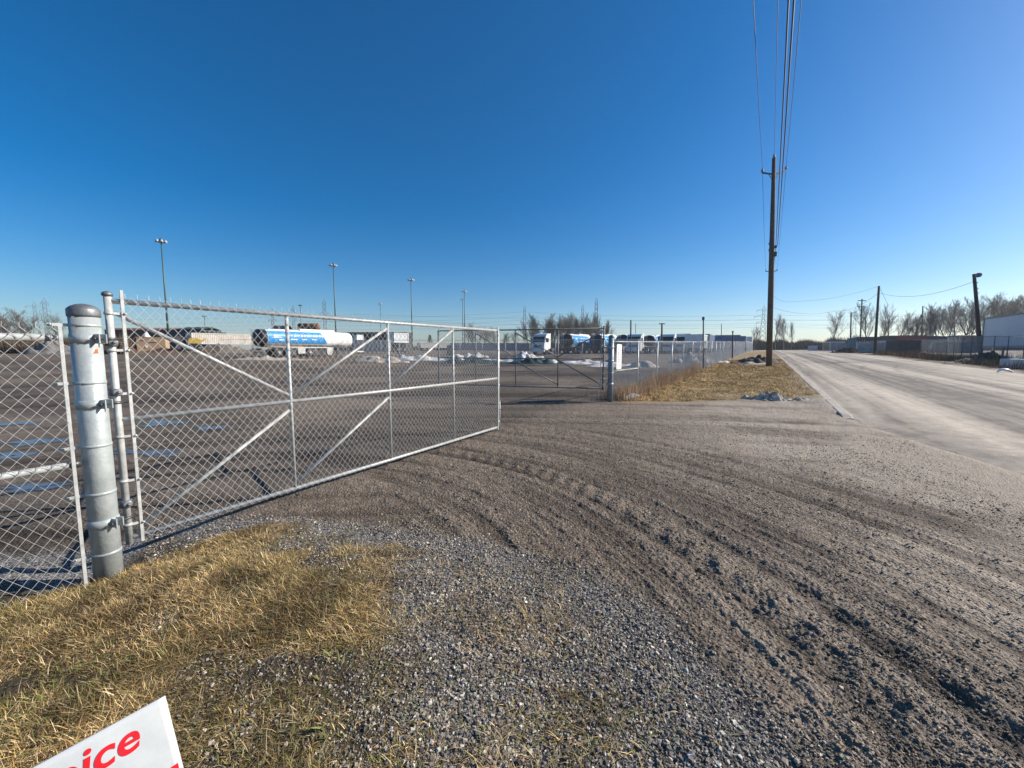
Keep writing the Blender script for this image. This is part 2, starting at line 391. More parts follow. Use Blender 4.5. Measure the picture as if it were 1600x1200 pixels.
grv = mix(.5, grv, ramp(sc2.outputs[0], [(0, (.06, .06, .06)), (.6, (.18, .175, .17)), (1, (.5, .49, .47))]))
grv = mix(.55, grv, ramp(n1.outputs['Fac'], [(.3, (.55, .53, .5)), (.7, (1.2, 1.2, 1.2))]), 'MULTIPLY')
n2b = tex('ShaderNodeTexNoise', 150., Detail=5., Roughness=.75)
tanc = ramp(n2b.outputs['Fac'], [(.25, (.18, .15, .118)), (.55, (.38, .325, .26)), (.8, (.60, .53, .43))])
soil = ramp(n1.outputs['Fac'], [(.3, (.035, .028, .02)), (.7, (.10, .08, .05))])
strawc = ramp(n1.outputs['Fac'], [(.25, (.09, .065, .04)), (.5, (.25, .175, .09)), (.75, (.40, .30, .17))])
strawc = mix(.5, strawc, ramp(n3.outputs['Fac'], [(.35, (.15, .12, .06)), (.65, (.38, .28, .15))]))
brush = ramp(n1.outputs['Fac'], [(.3, (.06, .045, .035)), (.5, (.14, .105, .07)), (.75, (.26, .2, .13))])
n5 = tex('ShaderNodeTexNoise', 320., Detail=3., Roughness=.6); vor3 = tex('ShaderNodeTexVoronoi', 75.)
sc3 = n.nodes.new('ShaderNodeSeparateColor'); L.new(vor3.outputs['Color'], sc3.inputs[0])
mud = mix(.8, mud, ramp(n5.outputs['Fac'], [(.3, (.35, .35, .35)), (.52, (1, 1, 1)), (.72, (1.8, 1.78, 1.72))]), 'MULTIPLY')
mud = mix(ramp(sc3.outputs[1], [(.86, (0, 0, 0)), (.93, (1, 1, 1))]), mud, ramp(sc3.outputs[0], [(0, (.08, .07, .065)), (1, (.40, .38, .35))]))
col = mix(z2[0], mud, (.052, .041, .033))
col = mix(z1[2], col, tanc)
col = mix(z1[0], col, grv)
col = mix(z1[1], col, soil)
col = mix(z2[1], col, strawc)
col = mix(z2[2], col, brush)
L.new(col, B.inputs['Base Color'])
hv = n.nodes.new('ShaderNodeMath'); hv.operation = 'ADD'; L.new(n2.outputs['Fac'], hv.inputs[0])
hm = n.nodes.new('ShaderNodeMath'); hm.operation = 'MULTIPLY'; L.new(vor.outputs['Distance'], hm.inputs[0]); hm.inputs[1].default_value = -1.3; L.new(hm.outputs[0], hv.inputs[1])
bp = n.nodes.new('ShaderNodeBump'); bp.inputs['Strength'].default_value = .9; bp.inputs['Distance'].default_value = .014; L.new(hv.outputs[0], bp.inputs['Height']); L.new(bp.outputs[0], B.inputs['Normal'])
ground = npmesh('ground', gmesh_V, grid_faces(nR, nA, True), gm, smooth=True); kind(ground, 'structure')
def setattr3(nm, a, b, c):
    t = ground.data.attributes.new(nm, 'FLOAT_COLOR', 'POINT'); d = np.ones((len(X), 4), np.float32); d[:, 0] = a; d[:, 1] = b; d[:, 2] = c; t.data.foreach_set('color', d.ravel())
setattr3('zone_a', gravel, grass, tan); setattr3('zone_b', dark, straw, rbr)
def gh(x, y):
    """final ground height at arrays x, y"""
    h_, *_r = ground_fields(x, y); rq_ = _r[6]
    fl = sm(-.25, .1, rq_)*sm(ROADW+.3, ROADW-.1, rq_)
    return base_z(x, y)+h_*(1-fl)-.03*fl

# road
m = bpy.data.materials.new('dusty_road'); m.use_nodes = True; n = m.node_tree; L = n.links; B = n.nodes['Principled BSDF']; B.inputs['Roughness'].default_value = .9
geo = n.nodes.new('ShaderNodeNewGeometry')
at_ = n.nodes.new('ShaderNodeAttribute'); at_.attribute_name = 'col'
n2 = tex('ShaderNodeTexNoise', 60., Detail=5., Roughness=.7); n1 = tex('ShaderNodeTexNoise', 2.2, Detail=8., Roughness=.7)
c = mix(.55, at_.outputs['Color'], ramp(n2.outputs['Fac'], [(.32, (.3, .3, .3)), (.52, (1, 1, 1)), (.72, (1.9, 1.88, 1.82))]), 'MULTIPLY')
c = mix(.5, c, ramp(n1.outputs['Fac'], [(.3, (.7, .69, .68)), (.7, (1.2, 1.2, 1.2))]), 'MULTIPLY')
L.new(c, B.inputs['Base Color'])
bp = n.nodes.new('ShaderNodeBump'); bp.inputs['Strength'].default_value = .6; bp.inputs['Distance'].default_value = .01; L.new(n2.outputs['Fac'], bp.inputs['Height']); L.new(bp.outputs[0], B.inputs['Normal'])
M['road'] = m
ss = np.concatenate([np.arange(-14, 30, .10), np.arange(30, 70, .35), np.geomspace(70, 400, 60)])
qs = np.linspace(0, 1, 110)
S, Q = np.meshgrid(ss, qs, indexing='ij')
e0 = flare(S)-.02+.35*(fbm(S*.9, S*0, 301)-.5)*(S < 0)+.12*(vn(S*5, S*0, 302)-.5)*(S < 0)+.05*(S >= 0)
e1 = ROADW+.5*(fbm(S*.4, S*0, 303)-.5)+.15*(vn(S*4, S*0, 304)-.5)
QQ = e0+(e1-e0)*Q
rx = KERB0.x+DR.x*S+NR.x*QQ; ry = KERB0.y+DR.y*S+NR.y*QQ
edge = np.minimum(sm(0, .05, Q), sm(1, .96, Q))
rz_ = base_z(rx, ry)+.012*(fbm(rx*1.3, ry*1.3, 310)-.5)-.022+.03*edge
lane = vn(QQ*2.2+.5*vn(S*.06, S*0, 320), S*.03, 321)*.55+vn(QQ*7+.8*vn(S*.08, S*0, 322), S*.08, 323)*.3+vn(QQ*18, S*.2, 324)*.15
patch = fbm(S*.12, QQ*.5, 330)
lum = .19+.48*(lane-.38)+.16*(patch-.5)
lum = lum-.08*np.exp(-((QQ-.7)/.22)**2)*vn(S*.3, S*0, 340)-.06*np.exp(-((QQ-1.5)/.2)**2)*vn(S*.2, S*0, 341)
lum = lum-.10*sm(.75, .25, QQ+.35*(fbm(S*.8, QQ, 342)-.5))*sm(-.5, 1, S)-.05*(vn(QQ*30, S*.35, 343) > .72)
ed_ = sm(2.6, .1, QQ+1.6*(fbm(S*.7, QQ*.7, 344)-.5))*sm(1.5, -1.5, S)*sm(.15, .5, vn(S*6, QQ*9, 345)+.25*(QQ < .6))
lum = lum*(1-ed_)+(.15+.08*vn(S*14, QQ*14, 346))*ed_
arc = np.exp(-((QQ-3.0-.010*(S-14)**2*(S < 30))/.13)**2)+np.exp(-((QQ-4.7-.010*(S-14)**2*(S < 30))/.13)**2)+np.exp(-((QQ-6.5+.05*S)/.12)**2)+np.exp(-((QQ-4.9+.05*S)/.12)**2)
lum = lum-.07*arc*vn(S*.35, S*0, 347)-.05*(fbm(S*1.6, QQ*1.6, 348) > .62)
lum = np.clip(lum*1.08, .08, .5)
wt = sm(ROADW-.5, ROADW-.1, QQ)*vn(S*2, QQ*3, 350)      # gritty pale edge with old snow
rc = np.stack([lum*1.12+.25*wt, lum*.97+.25*wt, lum*.78+.27*wt], -1).reshape(-1, 3)
road = npmesh('road', np.stack([rx, ry, rz_], -1), grid_faces(len(ss), len(qs), False)[:, ::-1], M['road'], col=rc, smooth=True); kind(road, 'structure')
def face_up(o):
    if o.data.polygons[0].normal.z < 0: o.data.flip_normals()
face_up(road); face_up(ground)

# kerb (one run of concrete)
kb = MB(); pts = []
for i, s in enumerate(np.concatenate([np.arange(0, 40, .5), np.geomspace(40, 190, 50)])):
    p = road_pt(s, -.1); z = tz(p.x, p.y); hh = .055*min(1, s/.8+.15)+.012*(mnoise.noise(Vector((s*1.3, 0, 0))))
    wob = .02*mnoise.noise(Vector((s*.8, 5, 0)))
    for q_, zz in ((-.13, -.08), (-.125, hh-.015), (-.10, hh), (.07, hh), (.10, hh-.02), (.12, -.08)):
        pp = p+NR*(q_+wob); pts.append((pp.x, pp.y, z+zz))
k6 = len(pts)//6
kb._add(pts, [(i*6+j, (i+1)*6+j, (i+1)*6+j+1, i*6+j+1) for i in range(k6-1) for j in range(5)]+[(0, 1, 2, 3, 4, 5)])
kerb = kb.build('kerb', M['conc']); kind(kerb, 'structure')

# puddles in the yard
m = bpy.data.materials.new('puddle_water'); m.use_nodes = True; n = m.node_tree; L = n.links; B = n.nodes['Principled BSDF']; B.inputs['Roughness'].default_value = .2; B.inputs['Base Color'].default_value = (.11, .095, .08, 1); B.inputs['Specular IOR Level'].default_value = .45
geo = n.nodes.new('ShaderNodeNewGeometry'); at_ = n.nodes.new('ShaderNodeAttribute'); at_.attribute_name = 'col'
sx = n.nodes.new('ShaderNodeSeparateColor'); L.new(at_.outputs['Color'], sx.inputs[0])
nz = tex('ShaderNodeTexNoise', 2.2, Detail=7., Roughness=.7); ad = n.nodes.new('ShaderNodeMath'); ad.operation = 'MULTIPLY_ADD'; L.new(nz.outputs['Fac'], ad.inputs[0]); ad.inputs[1].default_value = 2.2; L.new(sx.outputs[0], ad.inputs[2])
mr_ = n.nodes.new('ShaderNodeMapRange'); mr_.inputs[1].default_value = 1.95; mr_.inputs[2].default_value = 1.55; L.new(ad.outputs[0], mr_.inputs[0])
L.new(mr_.outputs[0], B.inputs['Alpha']); M['puddle'] = m
for i, ((cx, cy), a, b) in enumerate(puddles):
    V = []; N = 160
    for j in range(N):
        t = 2*math.pi*j/N; k_ = .78+.9*(fbm(np.array([math.cos(t)*1.6+i*7]), np.array([math.sin(t)*1.6]), 400)[0]-.5)+.45*(vn(np.array([t*6]), np.array([i*3.]), 401)[0]-.5)
        V.append((cx+a*k_*math.cos(t), cy+b*k_*math.sin(t), tz(cx, cy)+.001))
    c0 = np.array([cx, cy, tz(cx, cy)+.001]); Vn = np.array(V); NR_ = 12
    VV = np.concatenate([c0[None]]+[c0+(Vn-c0)*((k_+1)/NR_) for k_ in range(NR_)]); cc = np.concatenate([[0.]]+[np.full(N, (k_+1)/NR_) for k_ in range(NR_)])
    fq = []
    for k_ in range(NR_-1):
        a_ = 1+k_*N+np.arange(N); b_ = 1+k_*N+(np.arange(N)+1) % N; fq.append(np.stack([a_, a_+N, b_+N, b_], 1))
    fq.append(np.stack([np.zeros(N, int), 1+np.arange(N), 1+(np.arange(N)+1) % N, 1+(np.arange(N)+1) % N], 1)[:0])
    o = npmesh('puddle', VV, np.concatenate(fq), M['puddle'], col=np.repeat(cc[:, None], 3, 1)); face_up(o); kind(o, 'structure')
# ------------------------------------------------------------------ chain link
def chain_mesh(name, Lx, z0, z1, m, parent, W=.072, H=.092, r=.0020, y=0., spikes=True, jit=0., xstart=0., sides=3, zfun=None, topz=None):
    nw = int(Lx/(W/2)); nj = int(round((z1-z0)/(H/2)))+1
    k = np.arange(nw)[:, None]; j = np.arange(nj)[None, :]
    px = xstart+k*W/2+(W/2)*((j+k) % 2); pz = z0+(z1-z0)*j/(nj-1)+0*k
    side = ((j+k) % 2)*2-1
    py = y+side*r*.9*((k % 2)*2-1)
    if jit: py = py+jit*(fbm(px*1.5, pz*1.5, 500)-.5)
    if zfun is not None: pz = pz+zfun(px)
    Pn = np.stack([px, py, pz], -1)
    T = np.zeros_like(Pn); T[:, 1:-1] = Pn[:, 2:]-Pn[:, :-2]; T[:, 0] = Pn[:, 1]-Pn[:, 0]; T[:, -1] = Pn[:, -1]-Pn[:, -2]
    # rings lie in the horizontal-ish plane across the wire's overall (vertical) run
    a = 2*np.pi*np.arange(sides)/sides
    off = np.stack([np.cos(a)*1.45, np.sin(a), 0*a], -1)*r
    V = Pn[:, :, None, :]+off[None, None]
    idx = np.arange(nw*nj*sides).reshape(nw, nj, sides)
    s2 = np.roll(idx, -1, 2)
    Fq = np.stack([idx[:, :-1], s2[:, :-1], s2[:, 1:], idx[:, 1:]], -1).reshape(-1, 4)
    V = V.reshape(-1, 3)
    if spikes:
        ks = np.arange(0, nw-1, 2); tp = Pn[ks, -1] if True else None
        sx = xstart+ks*W/2+W/2; sz = z1+0*sx+(zfun(sx) if zfun is not None else 0)
        b = np.stack([sx, y+0*sx, sz-.005], -1); o = len(V); n_ = len(ks)
        jx = (rng.random(n_)-.5)*.008
        base = b[:, None, :]+off[None]*1.25; top = (b+np.stack([jx, (rng.random(n_)-.5)*.012, .032+rng.random(n_)*.008], -1))[:, None, :]+off[None]*1.1
        V = np.concatenate([V, base.reshape(-1, 3), top.reshape(-1, 3)])
        bi = o+np.arange(n_*sides).reshape(n_, sides); ti = bi+n_*sides
        Fq = np.concatenate([Fq, np.stack([bi, np.roll(bi, -1, 1), np.roll(ti, -1, 1), ti], -1).reshape(-1, 4)])
    return npmesh(name, V, Fq, m, parent, smooth=True)

# ------------------------------------------------------------------ the two gate leaves
def gate(label, loc, rz, GL, zb, zm, zt, us, braces, pale, front, tie_bands=True, rod=True):
    g = thing('swing_gate', label, 'gate', loc, rz, 'chain link gate leaves')
    mt = M['galv_pale'] if pale else M['galv_shade']
    MB().tube([(0, 0, zb-.05), (-.0, 0, zt+.05)], .0245, 14).build('hinge_pipe', mt, g)
    MB().lathe((0, 0, zt+.05), [(.034, -.012), (.035, .006), (.026, .018), (.008, .026)], 14).build('pipe_cap', M['cap'], g)
    MB().tube([(GL, 0, zb-.02), (GL, 0, zt+.02)], .024, 12).build('end_pipe', mt, g)
    for nm, z in (('top_rail', zt), ('middle_rail', zm), ('bottom_rail', zb)):
        MB().tube([(.02, 0, z), (GL*.5, 0, z-.006), (GL-.02, 0, z)], .0215, 12).build(nm, mt, g)
    for u in us: MB().tube([(u, 0, zb+.02), (u, 0, zt-.02)], .0185, 10).build('upright', mt, g)
    for a, b in braces: MB().tube([(a[0], .0, a[1]), (b[0], .0, b[1])], .0175, 10).build('brace', mt, g)
    yf = front*.030
    chain_mesh('chain_link', GL-.10, zb-.025, zt+.035, M['wire'] if pale else M['galv_shade'], g, y=yf, xstart=.06)
    for x, nm in ((.075, 'tension_bar'), (GL-.045, 'tension_bar')):
        MB().box((x, yf, (zb+zt)/2+.02), (.022, .008, zt-zb+.14), bev=.002).build(nm, M['galv_pale'], g)
    for x0, x1 in ((0, .075), (GL, GL-.045)):
        for t in (.06, .25, .44, .62, .80, .95):
            z = zb+(zt-zb)*t; b_ = MB()
            b_.lathe((x0, 0, z), [(.0285, -.011), (.0305, -.011), (.0305, .011), (.0285, .011)], 14)
            sg = 1 if x1 > x0 else -1
            b_.box(((x0+x1)/2+sg*.012, yf*.75, z), (abs(x1-x0)*.85, .006, .02), bev=.001)
            b_.lathe((x1+sg*.012, yf-front*-.008, z), [(.009, -.008), (.009, .010)], 8, 'Y')
            b_.build('tension_band', M['galv_pale'], g)
    for z in (zb+.30, zm+.23, zt-.33):
        h_ = MB(); h_.lathe((0, 0, z), [(.028, -.03), (.037, -.028), (.037, .028), (.028, .03)], 14)
        h_.lathe((0, 0, z), [(.02, -.052*1), (.031, -.05), (.031, .05), (.02, .052)], 12, 'Y')
        h_.lathe((.004, front*.056, z), [(.012, -.012), (.012, .012)], 6, 'Y')
        h_.build('hinge', M['bolt'] if not pale else M['cap'], g)
    if rod:
        r_ = MB(); r_.tube([(GL+.045, front*.01, .015-loc[2]), (GL+.045, front*.01, .62)], .009, 8); r_.build('drop_rod', M['galv'], g)
        for z in (.22, .44): MB().box((GL+.025, front*.01, z), (.06, .03, .02), bev=.003).build('rod_guide', M['bolt'], g)
        r2 = MB(); r2.lathe((GL+.03, 0, zm+.30), [(.008, -.04), (.02, -.035), (.02, .035), (.008, .04)], 10, 'Y')
        r2.build('latch', M['bolt'], g)
    return g
GL1 = 5.53
u = [GL1*k/4 for k in (1, 2, 3)]
zb, zm, zt = .08, 1.08, 2.04
br = [((.03, zt-.09), (u[0]-.02, zm+.07)), ((.05, zb+.05), (u[0]-.02, zm-.10)),
      ((u[0]+.02, zm+.07), (u[1]-.02, zt-.09)), ((u[0]+.02, zb+.06), (u[1]-.02, zm-.10)),
      ((u[1]+.02, zm+.07), (u[2]-.02, zt-.06))]
gate('long bright chain link gate leaf hung on the big grey post at the left', (-3.21, 3.10, 0), RZG, GL1, zb, zm, zt, u, br, True, -1)
# second leaf, swung into the yard; same build, bracing mirrored
A2 = Vector((2.93, 12.35)); D2 = Vector((-1.403, .43)).normalized(); GL2 = 5.87
u2 = [GL2*k/4 for k in (1, 2, 3)]; zb2, zm2, zt2 = .40, 1.36, 2.33
br2 = [((.03, zt2-.09), (u2[0]-.02, zm2+.07)), ((.05, zb2+.12), (u2[0]-.02, zm2-.06)),
       ((u2[0]+.02, zm2+.05), (u2[1]-.02, zt2-.12)), ((u2[0]+.02, zb2+.10), (u2[1]-.02, zm2-.12)), ((u2[1]+.02, zm2+.05), (u2[2]-.02, zt2-.12))]
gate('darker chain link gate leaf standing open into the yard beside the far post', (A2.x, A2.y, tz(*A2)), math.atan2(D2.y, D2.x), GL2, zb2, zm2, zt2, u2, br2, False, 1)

# ------------------------------------------------------------------ gate posts
def gate_post(label, p, zbot, ztp, face, hinges, bands, sticker, pm='galv_post'):
    g = thing('gate_post', label, 'post', (p.x, p.y, zbot), face, 'gate posts')
    H = ztp-zbot; r = .084
    MB().tube([(0, 0, -.1), (0, 0, H*.5), (0, 0, H-.06)], r, 32).build('post_pipe', M[pm], g)
    MB().lathe((0, 0, H-.075), [(r+.004, -.015), (r+.006, 0), (r+.006, .035), (r+.002, .045), (r*.82, .062), (r*.5, .076), (.012, .083)], 32).build('dome_cap', M['cap'], g)
    for t in bands:
        b = MB(); b.lathe((0, 0, H*t), [(r-.001, -.011), (r+.0035, -.010), (r+.0035, .010), (r-.001, .011)], 28)
        b.box((-r-.045, -.0, H*t), (.115, .006, .022), bev=.001)
        b.lathe((-r-.085, -.004, H*t), [(.010, -.012), (.010, .012)], 8, 'Y')
        b.build('post_band', M['galv_post'], g)
    for t in hinges:
        b = MB(); b.lathe((0, 0, H*t), [(r-.001, -.034), (r+.005, -.033), (r+.005, .033), (r-.001, .034)], 28)
        for a in (-.19, .16):
            d = Vector((math.cos(-1.05+a), math.sin(-1.05+a), 0)); c_ = d*(r+.026)
            b.box((c_.x, c_.y, H*t), (.058, .009, .07), rz=-1.05+a, bev=.002)
        cl = b.build('hinge_clamp', M['galv_post'], g)
        b = MB()
        d = Vector((math.cos(-1.05), math.sin(-1.05), 0)); s_ = Vector((-d.y, d.x, 0)); c_ = d*(r+.03)+Vector((0, 0, H*t))
        b.tube([c_-s_*.055, c_+s_*.045], .006, 8); b.tube([c_-s_*.05, c_-s_*.038], .012, 6)
        b.tube([c_+s_*.02+d*.0, c_+s_*.13+d*.02], .011, 8)
        b.build('clamp_bolt', M['bolt'], cl)
    if sticker:
        b = MB(); a0 = -1.12; n_ = 9
        prof = [0, .006, .014, .02, .03, .033, .03, .034, .034]
        V = []
        for i in range(n_):
            a = a0-.30+.36*i/(n_-1)
            for zz in (0, prof[i]): V.append(((r+.0012)*math.cos(a), (r+.0012)*math.sin(a), H*sticker+zz))
        b._add(V, [(i*2, i*2+2, i*2+3, i*2+1) for i in range(n_-1)])
        b.build('sticker', M['sticker'], g)
    return g
gate_post('thick grey steel gate post with a dome cap and orange sticker at the left', P1, -.20, 1.985, RZG, (.885, .66, .235), (.93, .735, .515, .345, .125), .835)
gate_post('dark capped steel gate post at the far side of the entrance', P2, tz(*P2)-.03, 2.12, RZG+math.pi, (.82, .62, .28), (.9, .45), None, 'post_shade')
# ------------------------------------------------------------------ fences
def fence(name, label, p0, d, Lf, Hf, post_step, m, first_brace=False, dark=False, wire=True, W=.072, cap=None, near=0):
    rz = math.atan2(d.y, d.x); z0 = tz(*p0)
    g = thing(name, label, 'fence', (p0.x, p0.y, z0), rz)
    zf = lambda x: base_z(p0.x+d.x*np.asarray(x, float), p0.y+d.y*np.asarray(x, float))-z0
    xs = np.arange(0, Lf+.01, post_step)
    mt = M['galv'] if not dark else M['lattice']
    for x in xs[1:]:
        z = float(zf(x)); b = MB(); b.tube([(x, 0, z-.1), (x, 0, z+Hf)], .03, 8); b.lathe((x, 0, z+Hf), [(.034, -.01), (.03, .02), (.01, .04)], 8)
        b.build('line_post', mt, g)
    rl = MB(); q = np.linspace(0, xs[-1], max(2, len(xs)*2)); rl.tube([(x, 0, float(zf(x))+Hf-.03) for x in q], .022, 8); rl.build('top_rail', mt, g)
    a = 0; chunks = [(0, xs[-1])]
    chain_mesh('chain_link', xs[-1], .02, Hf+.02, m, g, W=W, H=W*1.1, r=.0024 if W < .08 else .0024*W/.072*.8, y=-.028, jit=.05, zfun=zf)
    return g, zf
# left fence: runs back from the big post, just in view
dl = -DG; gl = thing('chain_link_fence', 'close chain link fence panel left of the big gate post', 'fence', (P1.x, P1.y, -.12), math.atan2(dl.y, dl.x))
b = MB(); b.tube([(.20, .03, 1.86), (3.0, .03, 1.86)], .0235, 12); b.tube([(.13, .02, 1.86), (.20, .03, 1.86)], .014, 8); b.build('top_rail', M['galv'], gl)
b = MB(); b.tube([(.13, .03, .93), (3.0, .03, .93)], .0225, 12); b.build('middle_rail', M['galv'], gl)
MB().tube([(.098, .03, .93), (.145, .03, .93)], .029, 12).build('rail_end', M['bolt'], gl)
MB().lathe((.19, .03, 1.86), [(.027, -.012), (.027, .012)], 12, 'X').build('rail_end', M['cap'], gl)
chain_mesh('chain_link', 2.9, -.03, 1.93, M['wire'], gl, y=.062, xstart=.135, jit=.02)
MB().box((.135, .062, .95), (.021, .008, 1.98), bev=.002).build('tension_bar', M['galv_pale'], gl)
# right fence along the road
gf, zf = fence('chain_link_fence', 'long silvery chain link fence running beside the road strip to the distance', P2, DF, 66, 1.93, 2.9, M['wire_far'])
b = MB(); b.tube([(.05, 0, .96), (2.9, 0, .96)], .02, 8); b.build('brace_rail', M['galv_pale'], gf)
MB().box((.13, -.03, 1.0), (.022, .008, 1.9)).build('tension_bar', M['galv_pale'], gf)
# placard on that fence
pl = thing('placard', 'white rounded placard with worn dark print, tied to the fence beside the far gate post', 'sign', (P2.x+DF.x*.62, P2.y+DF.y*.62, tz(*P2)), RZF)
b = MB(); pr = []
for cx, cz, a0 in ((.19, .36, 0), (-.19, .36, 90), (-.19, -.36, 180), (.19, -.36, 270)):
    pr += [(cx+.05*math.cos(R(a0+t)), 1.42+cz+.05*math.sin(R(a0+t))) for t in (0, 30, 60, 90)]
b.prism(pr, -.055, -.045, 'Y'); b.build('board', M['white'], pl)
b = MB()
for i in range(7): b.box((-.11+.02*(i % 2), -.058, 1.16+i*.082), (.05, .003, .05+.02*((i*5) % 3)))
for i in range(9): b.box((.05+.012*((i*7) % 3), -.058, 1.14+i*.062), (.16-.04*((i*5) % 3), .003, .022))
b.build('worn_print', M['signgrey'], pl)
# inner fence across the yard
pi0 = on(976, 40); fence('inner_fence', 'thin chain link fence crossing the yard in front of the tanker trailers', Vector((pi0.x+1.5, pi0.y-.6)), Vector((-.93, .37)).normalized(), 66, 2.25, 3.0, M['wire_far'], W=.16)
# pale picket-like fence at the far end of the road fence
pe = P2+DF*67
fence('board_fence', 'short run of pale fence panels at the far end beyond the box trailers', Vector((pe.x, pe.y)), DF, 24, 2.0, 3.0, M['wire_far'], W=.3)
# fence at the right of the road
fr0 = on(1630, 25); fr1 = on(1478, 44); dv = Vector((fr1.x-fr0.x, fr1.y-fr0.y)); Lr = dv.length
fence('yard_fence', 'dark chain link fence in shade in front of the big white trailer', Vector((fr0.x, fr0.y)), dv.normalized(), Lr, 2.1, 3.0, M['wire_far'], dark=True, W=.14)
fr2 = on(1478, 44.5); fr3 = on(1330, 78); dv = Vector((fr3.x-fr2.x, fr3.y-fr2.y))
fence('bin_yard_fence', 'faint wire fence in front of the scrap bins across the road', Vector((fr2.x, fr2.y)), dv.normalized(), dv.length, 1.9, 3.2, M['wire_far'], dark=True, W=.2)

# ------------------------------------------------------------------ utility poles and cables
def pole_pt(px, py, Y): return at(px, py, Y)
YP = 29.
pb = on(1203, YP); pt = at(1209.5, 247, YP)
up = thing('utility_pole', 'tall wooden utility pole with a crossarm standing by the kerb', 'utility pole', pb)
top = pt-pb
MB().tube([(0, 0, -.3), top*.35, top*.7, top], [.205, .185, .155, .125], 14).build('shaft', M['wood'], up)
arm_l = at(1191, 270, YP-.4)-pb; arm_r = at(1228, 266, YP+.4)-pb; mid = top*.925
b = MB(); b.tube([arm_l, mid, arm_r], .055, 6); b.tube([arm_l+(mid-arm_l)*.55-Vector((0, 0, .02)), mid-Vector((0, 0, .5))], .02, 5); b.tube([arm_r+(mid-arm_r)*.55-Vector((0, 0, .02)), mid-Vector((0, 0, .5))], .02, 5); b.build('crossarm', M['wood2'], up)
for p in (arm_l, arm_r, top):
    MB().lathe(p, [(.03, 0), (.05, .05), (.09, .10), (.05, .14), (.09, .19), (.04, .25), (.03, .32)], 10).build('insulator', M['ceram'], up)
for k, z in enumerate((.60, .585, .57)): q_ = top*z; MB().box(q_+Vector((.22*(1 if k % 2 else -1), -.1, 0)), (.12, .14, .2), bev=.02).build('cable_bracket', M['bolt'], up)
MB().box(top*.55+Vector((.2, -.12, 0)), (.16, .14, .35), bev=.03).build('cable_bracket', M['bolt'], up)
# second pole behind it
YP2 = 62.; pb2 = on(1201, YP2); pt2 = at(1206, 418, YP2)
up2 = thing('utility_pole', 'second wooden utility pole half hidden behind the tall one, its crossarm showing', 'utility pole', pb2)
t2 = pt2-pb2
MB().tube([(0, 0, -.3), t2*.5, t2], [.2, .17, .12], 10).build('shaft', M['wood'], up2)
a2l = at(1196.5, 424, YP2)-pb2; a2r = at(1214, 423, YP2)-pb2
MB().tube([a2l, t2*.95, a2r], .06, 6).build('crossarm', M['wood2'], up2)
for p in (a2l, a2r, t2): MB().lathe(p, [(.03, 0), (.08, .08), (.04, .16), (.08, .2), (.03, .3)], 8).build('insulator', M['ceram'], up2)
def cable(name, label, pts, r, m, sag=0., n=24, group=None):
    P = []
    for a, b_ in zip(pts[:-1], pts[1:]):
        for i in range(n):
            t = i/n; p = Vector(a).lerp(Vector(b_), t); p.z -= sag*4*t*(1-t); P.append(p)
    P.append(Vector(pts[-1])); o = MB().tube(P, r, 5, caps=False).build(name, m); tag(o, label, 'cable', group); return o
def up_at(px, Y): return at(px, 0, Y)
def back(p_far, p_near):   # straight on, past the camera and out of the picture
    d_ = (p_near-p_far); return p_near+d_*.9
def overhead(nm, lbl, a, px0, Yn, r, sag):
    q_ = up_at(px0, Yn); e = back(a, q_); e.z = q_.z+.25*(q_.z-a.z)
    cable(nm, lbl, [a, q_, e], r, M['cable'], sag, 20)
overhead('power_line', 'leftmost thin black wire rising from the left end of the tall crossarm', pb+arm_l+Vector((0, 0, .3)), 1177, 13.0, .013, .12)
overhead('power_line', 'thin black wire running from the very tip of the tall pole', pb+top+Vector((0, 0, .3)), 1215.5, 13.5, .012, .12)
overhead('power_line', 'rightmost thin black wire rising from the right end of the tall crossarm', pb+arm_r+Vector((0, 0, .3)), 1252, 13.0, .013, .12)
q_ = pb+top*.585+Vector((.22, -.1, 0))
overhead('telephone_cable', 'thick lumpy black cable, left one of the pair beside the tall pole', q_, 1232, 9.2, .02, .12)
overhead('telephone_cable', 'thick black cable, right one of the pair beside the tall pole', q_+Vector((.12, 0, .1)), 1240.5, 9.4, .022, .10)
cable('power_line', 'thin wire between the left crossarm ends of the two roadside poles', [pb+arm_l+Vector((0, 0, .3)), pb2+a2l+Vector((0, 0, .3))], .012, M['cable'], .5)
cable('power_line', 'thin wire between the right crossarm ends of the two roadside poles', [pb+arm_r+Vector((0, 0, .3)), pb2+a2r+Vector((0, 0, .3))], .012, M['cable'], .5)
cable('telephone_cable', 'black cable sagging from the tall pole towards the second pole', [q_, pb2+t2*.7], .022, M['cable'], .4)

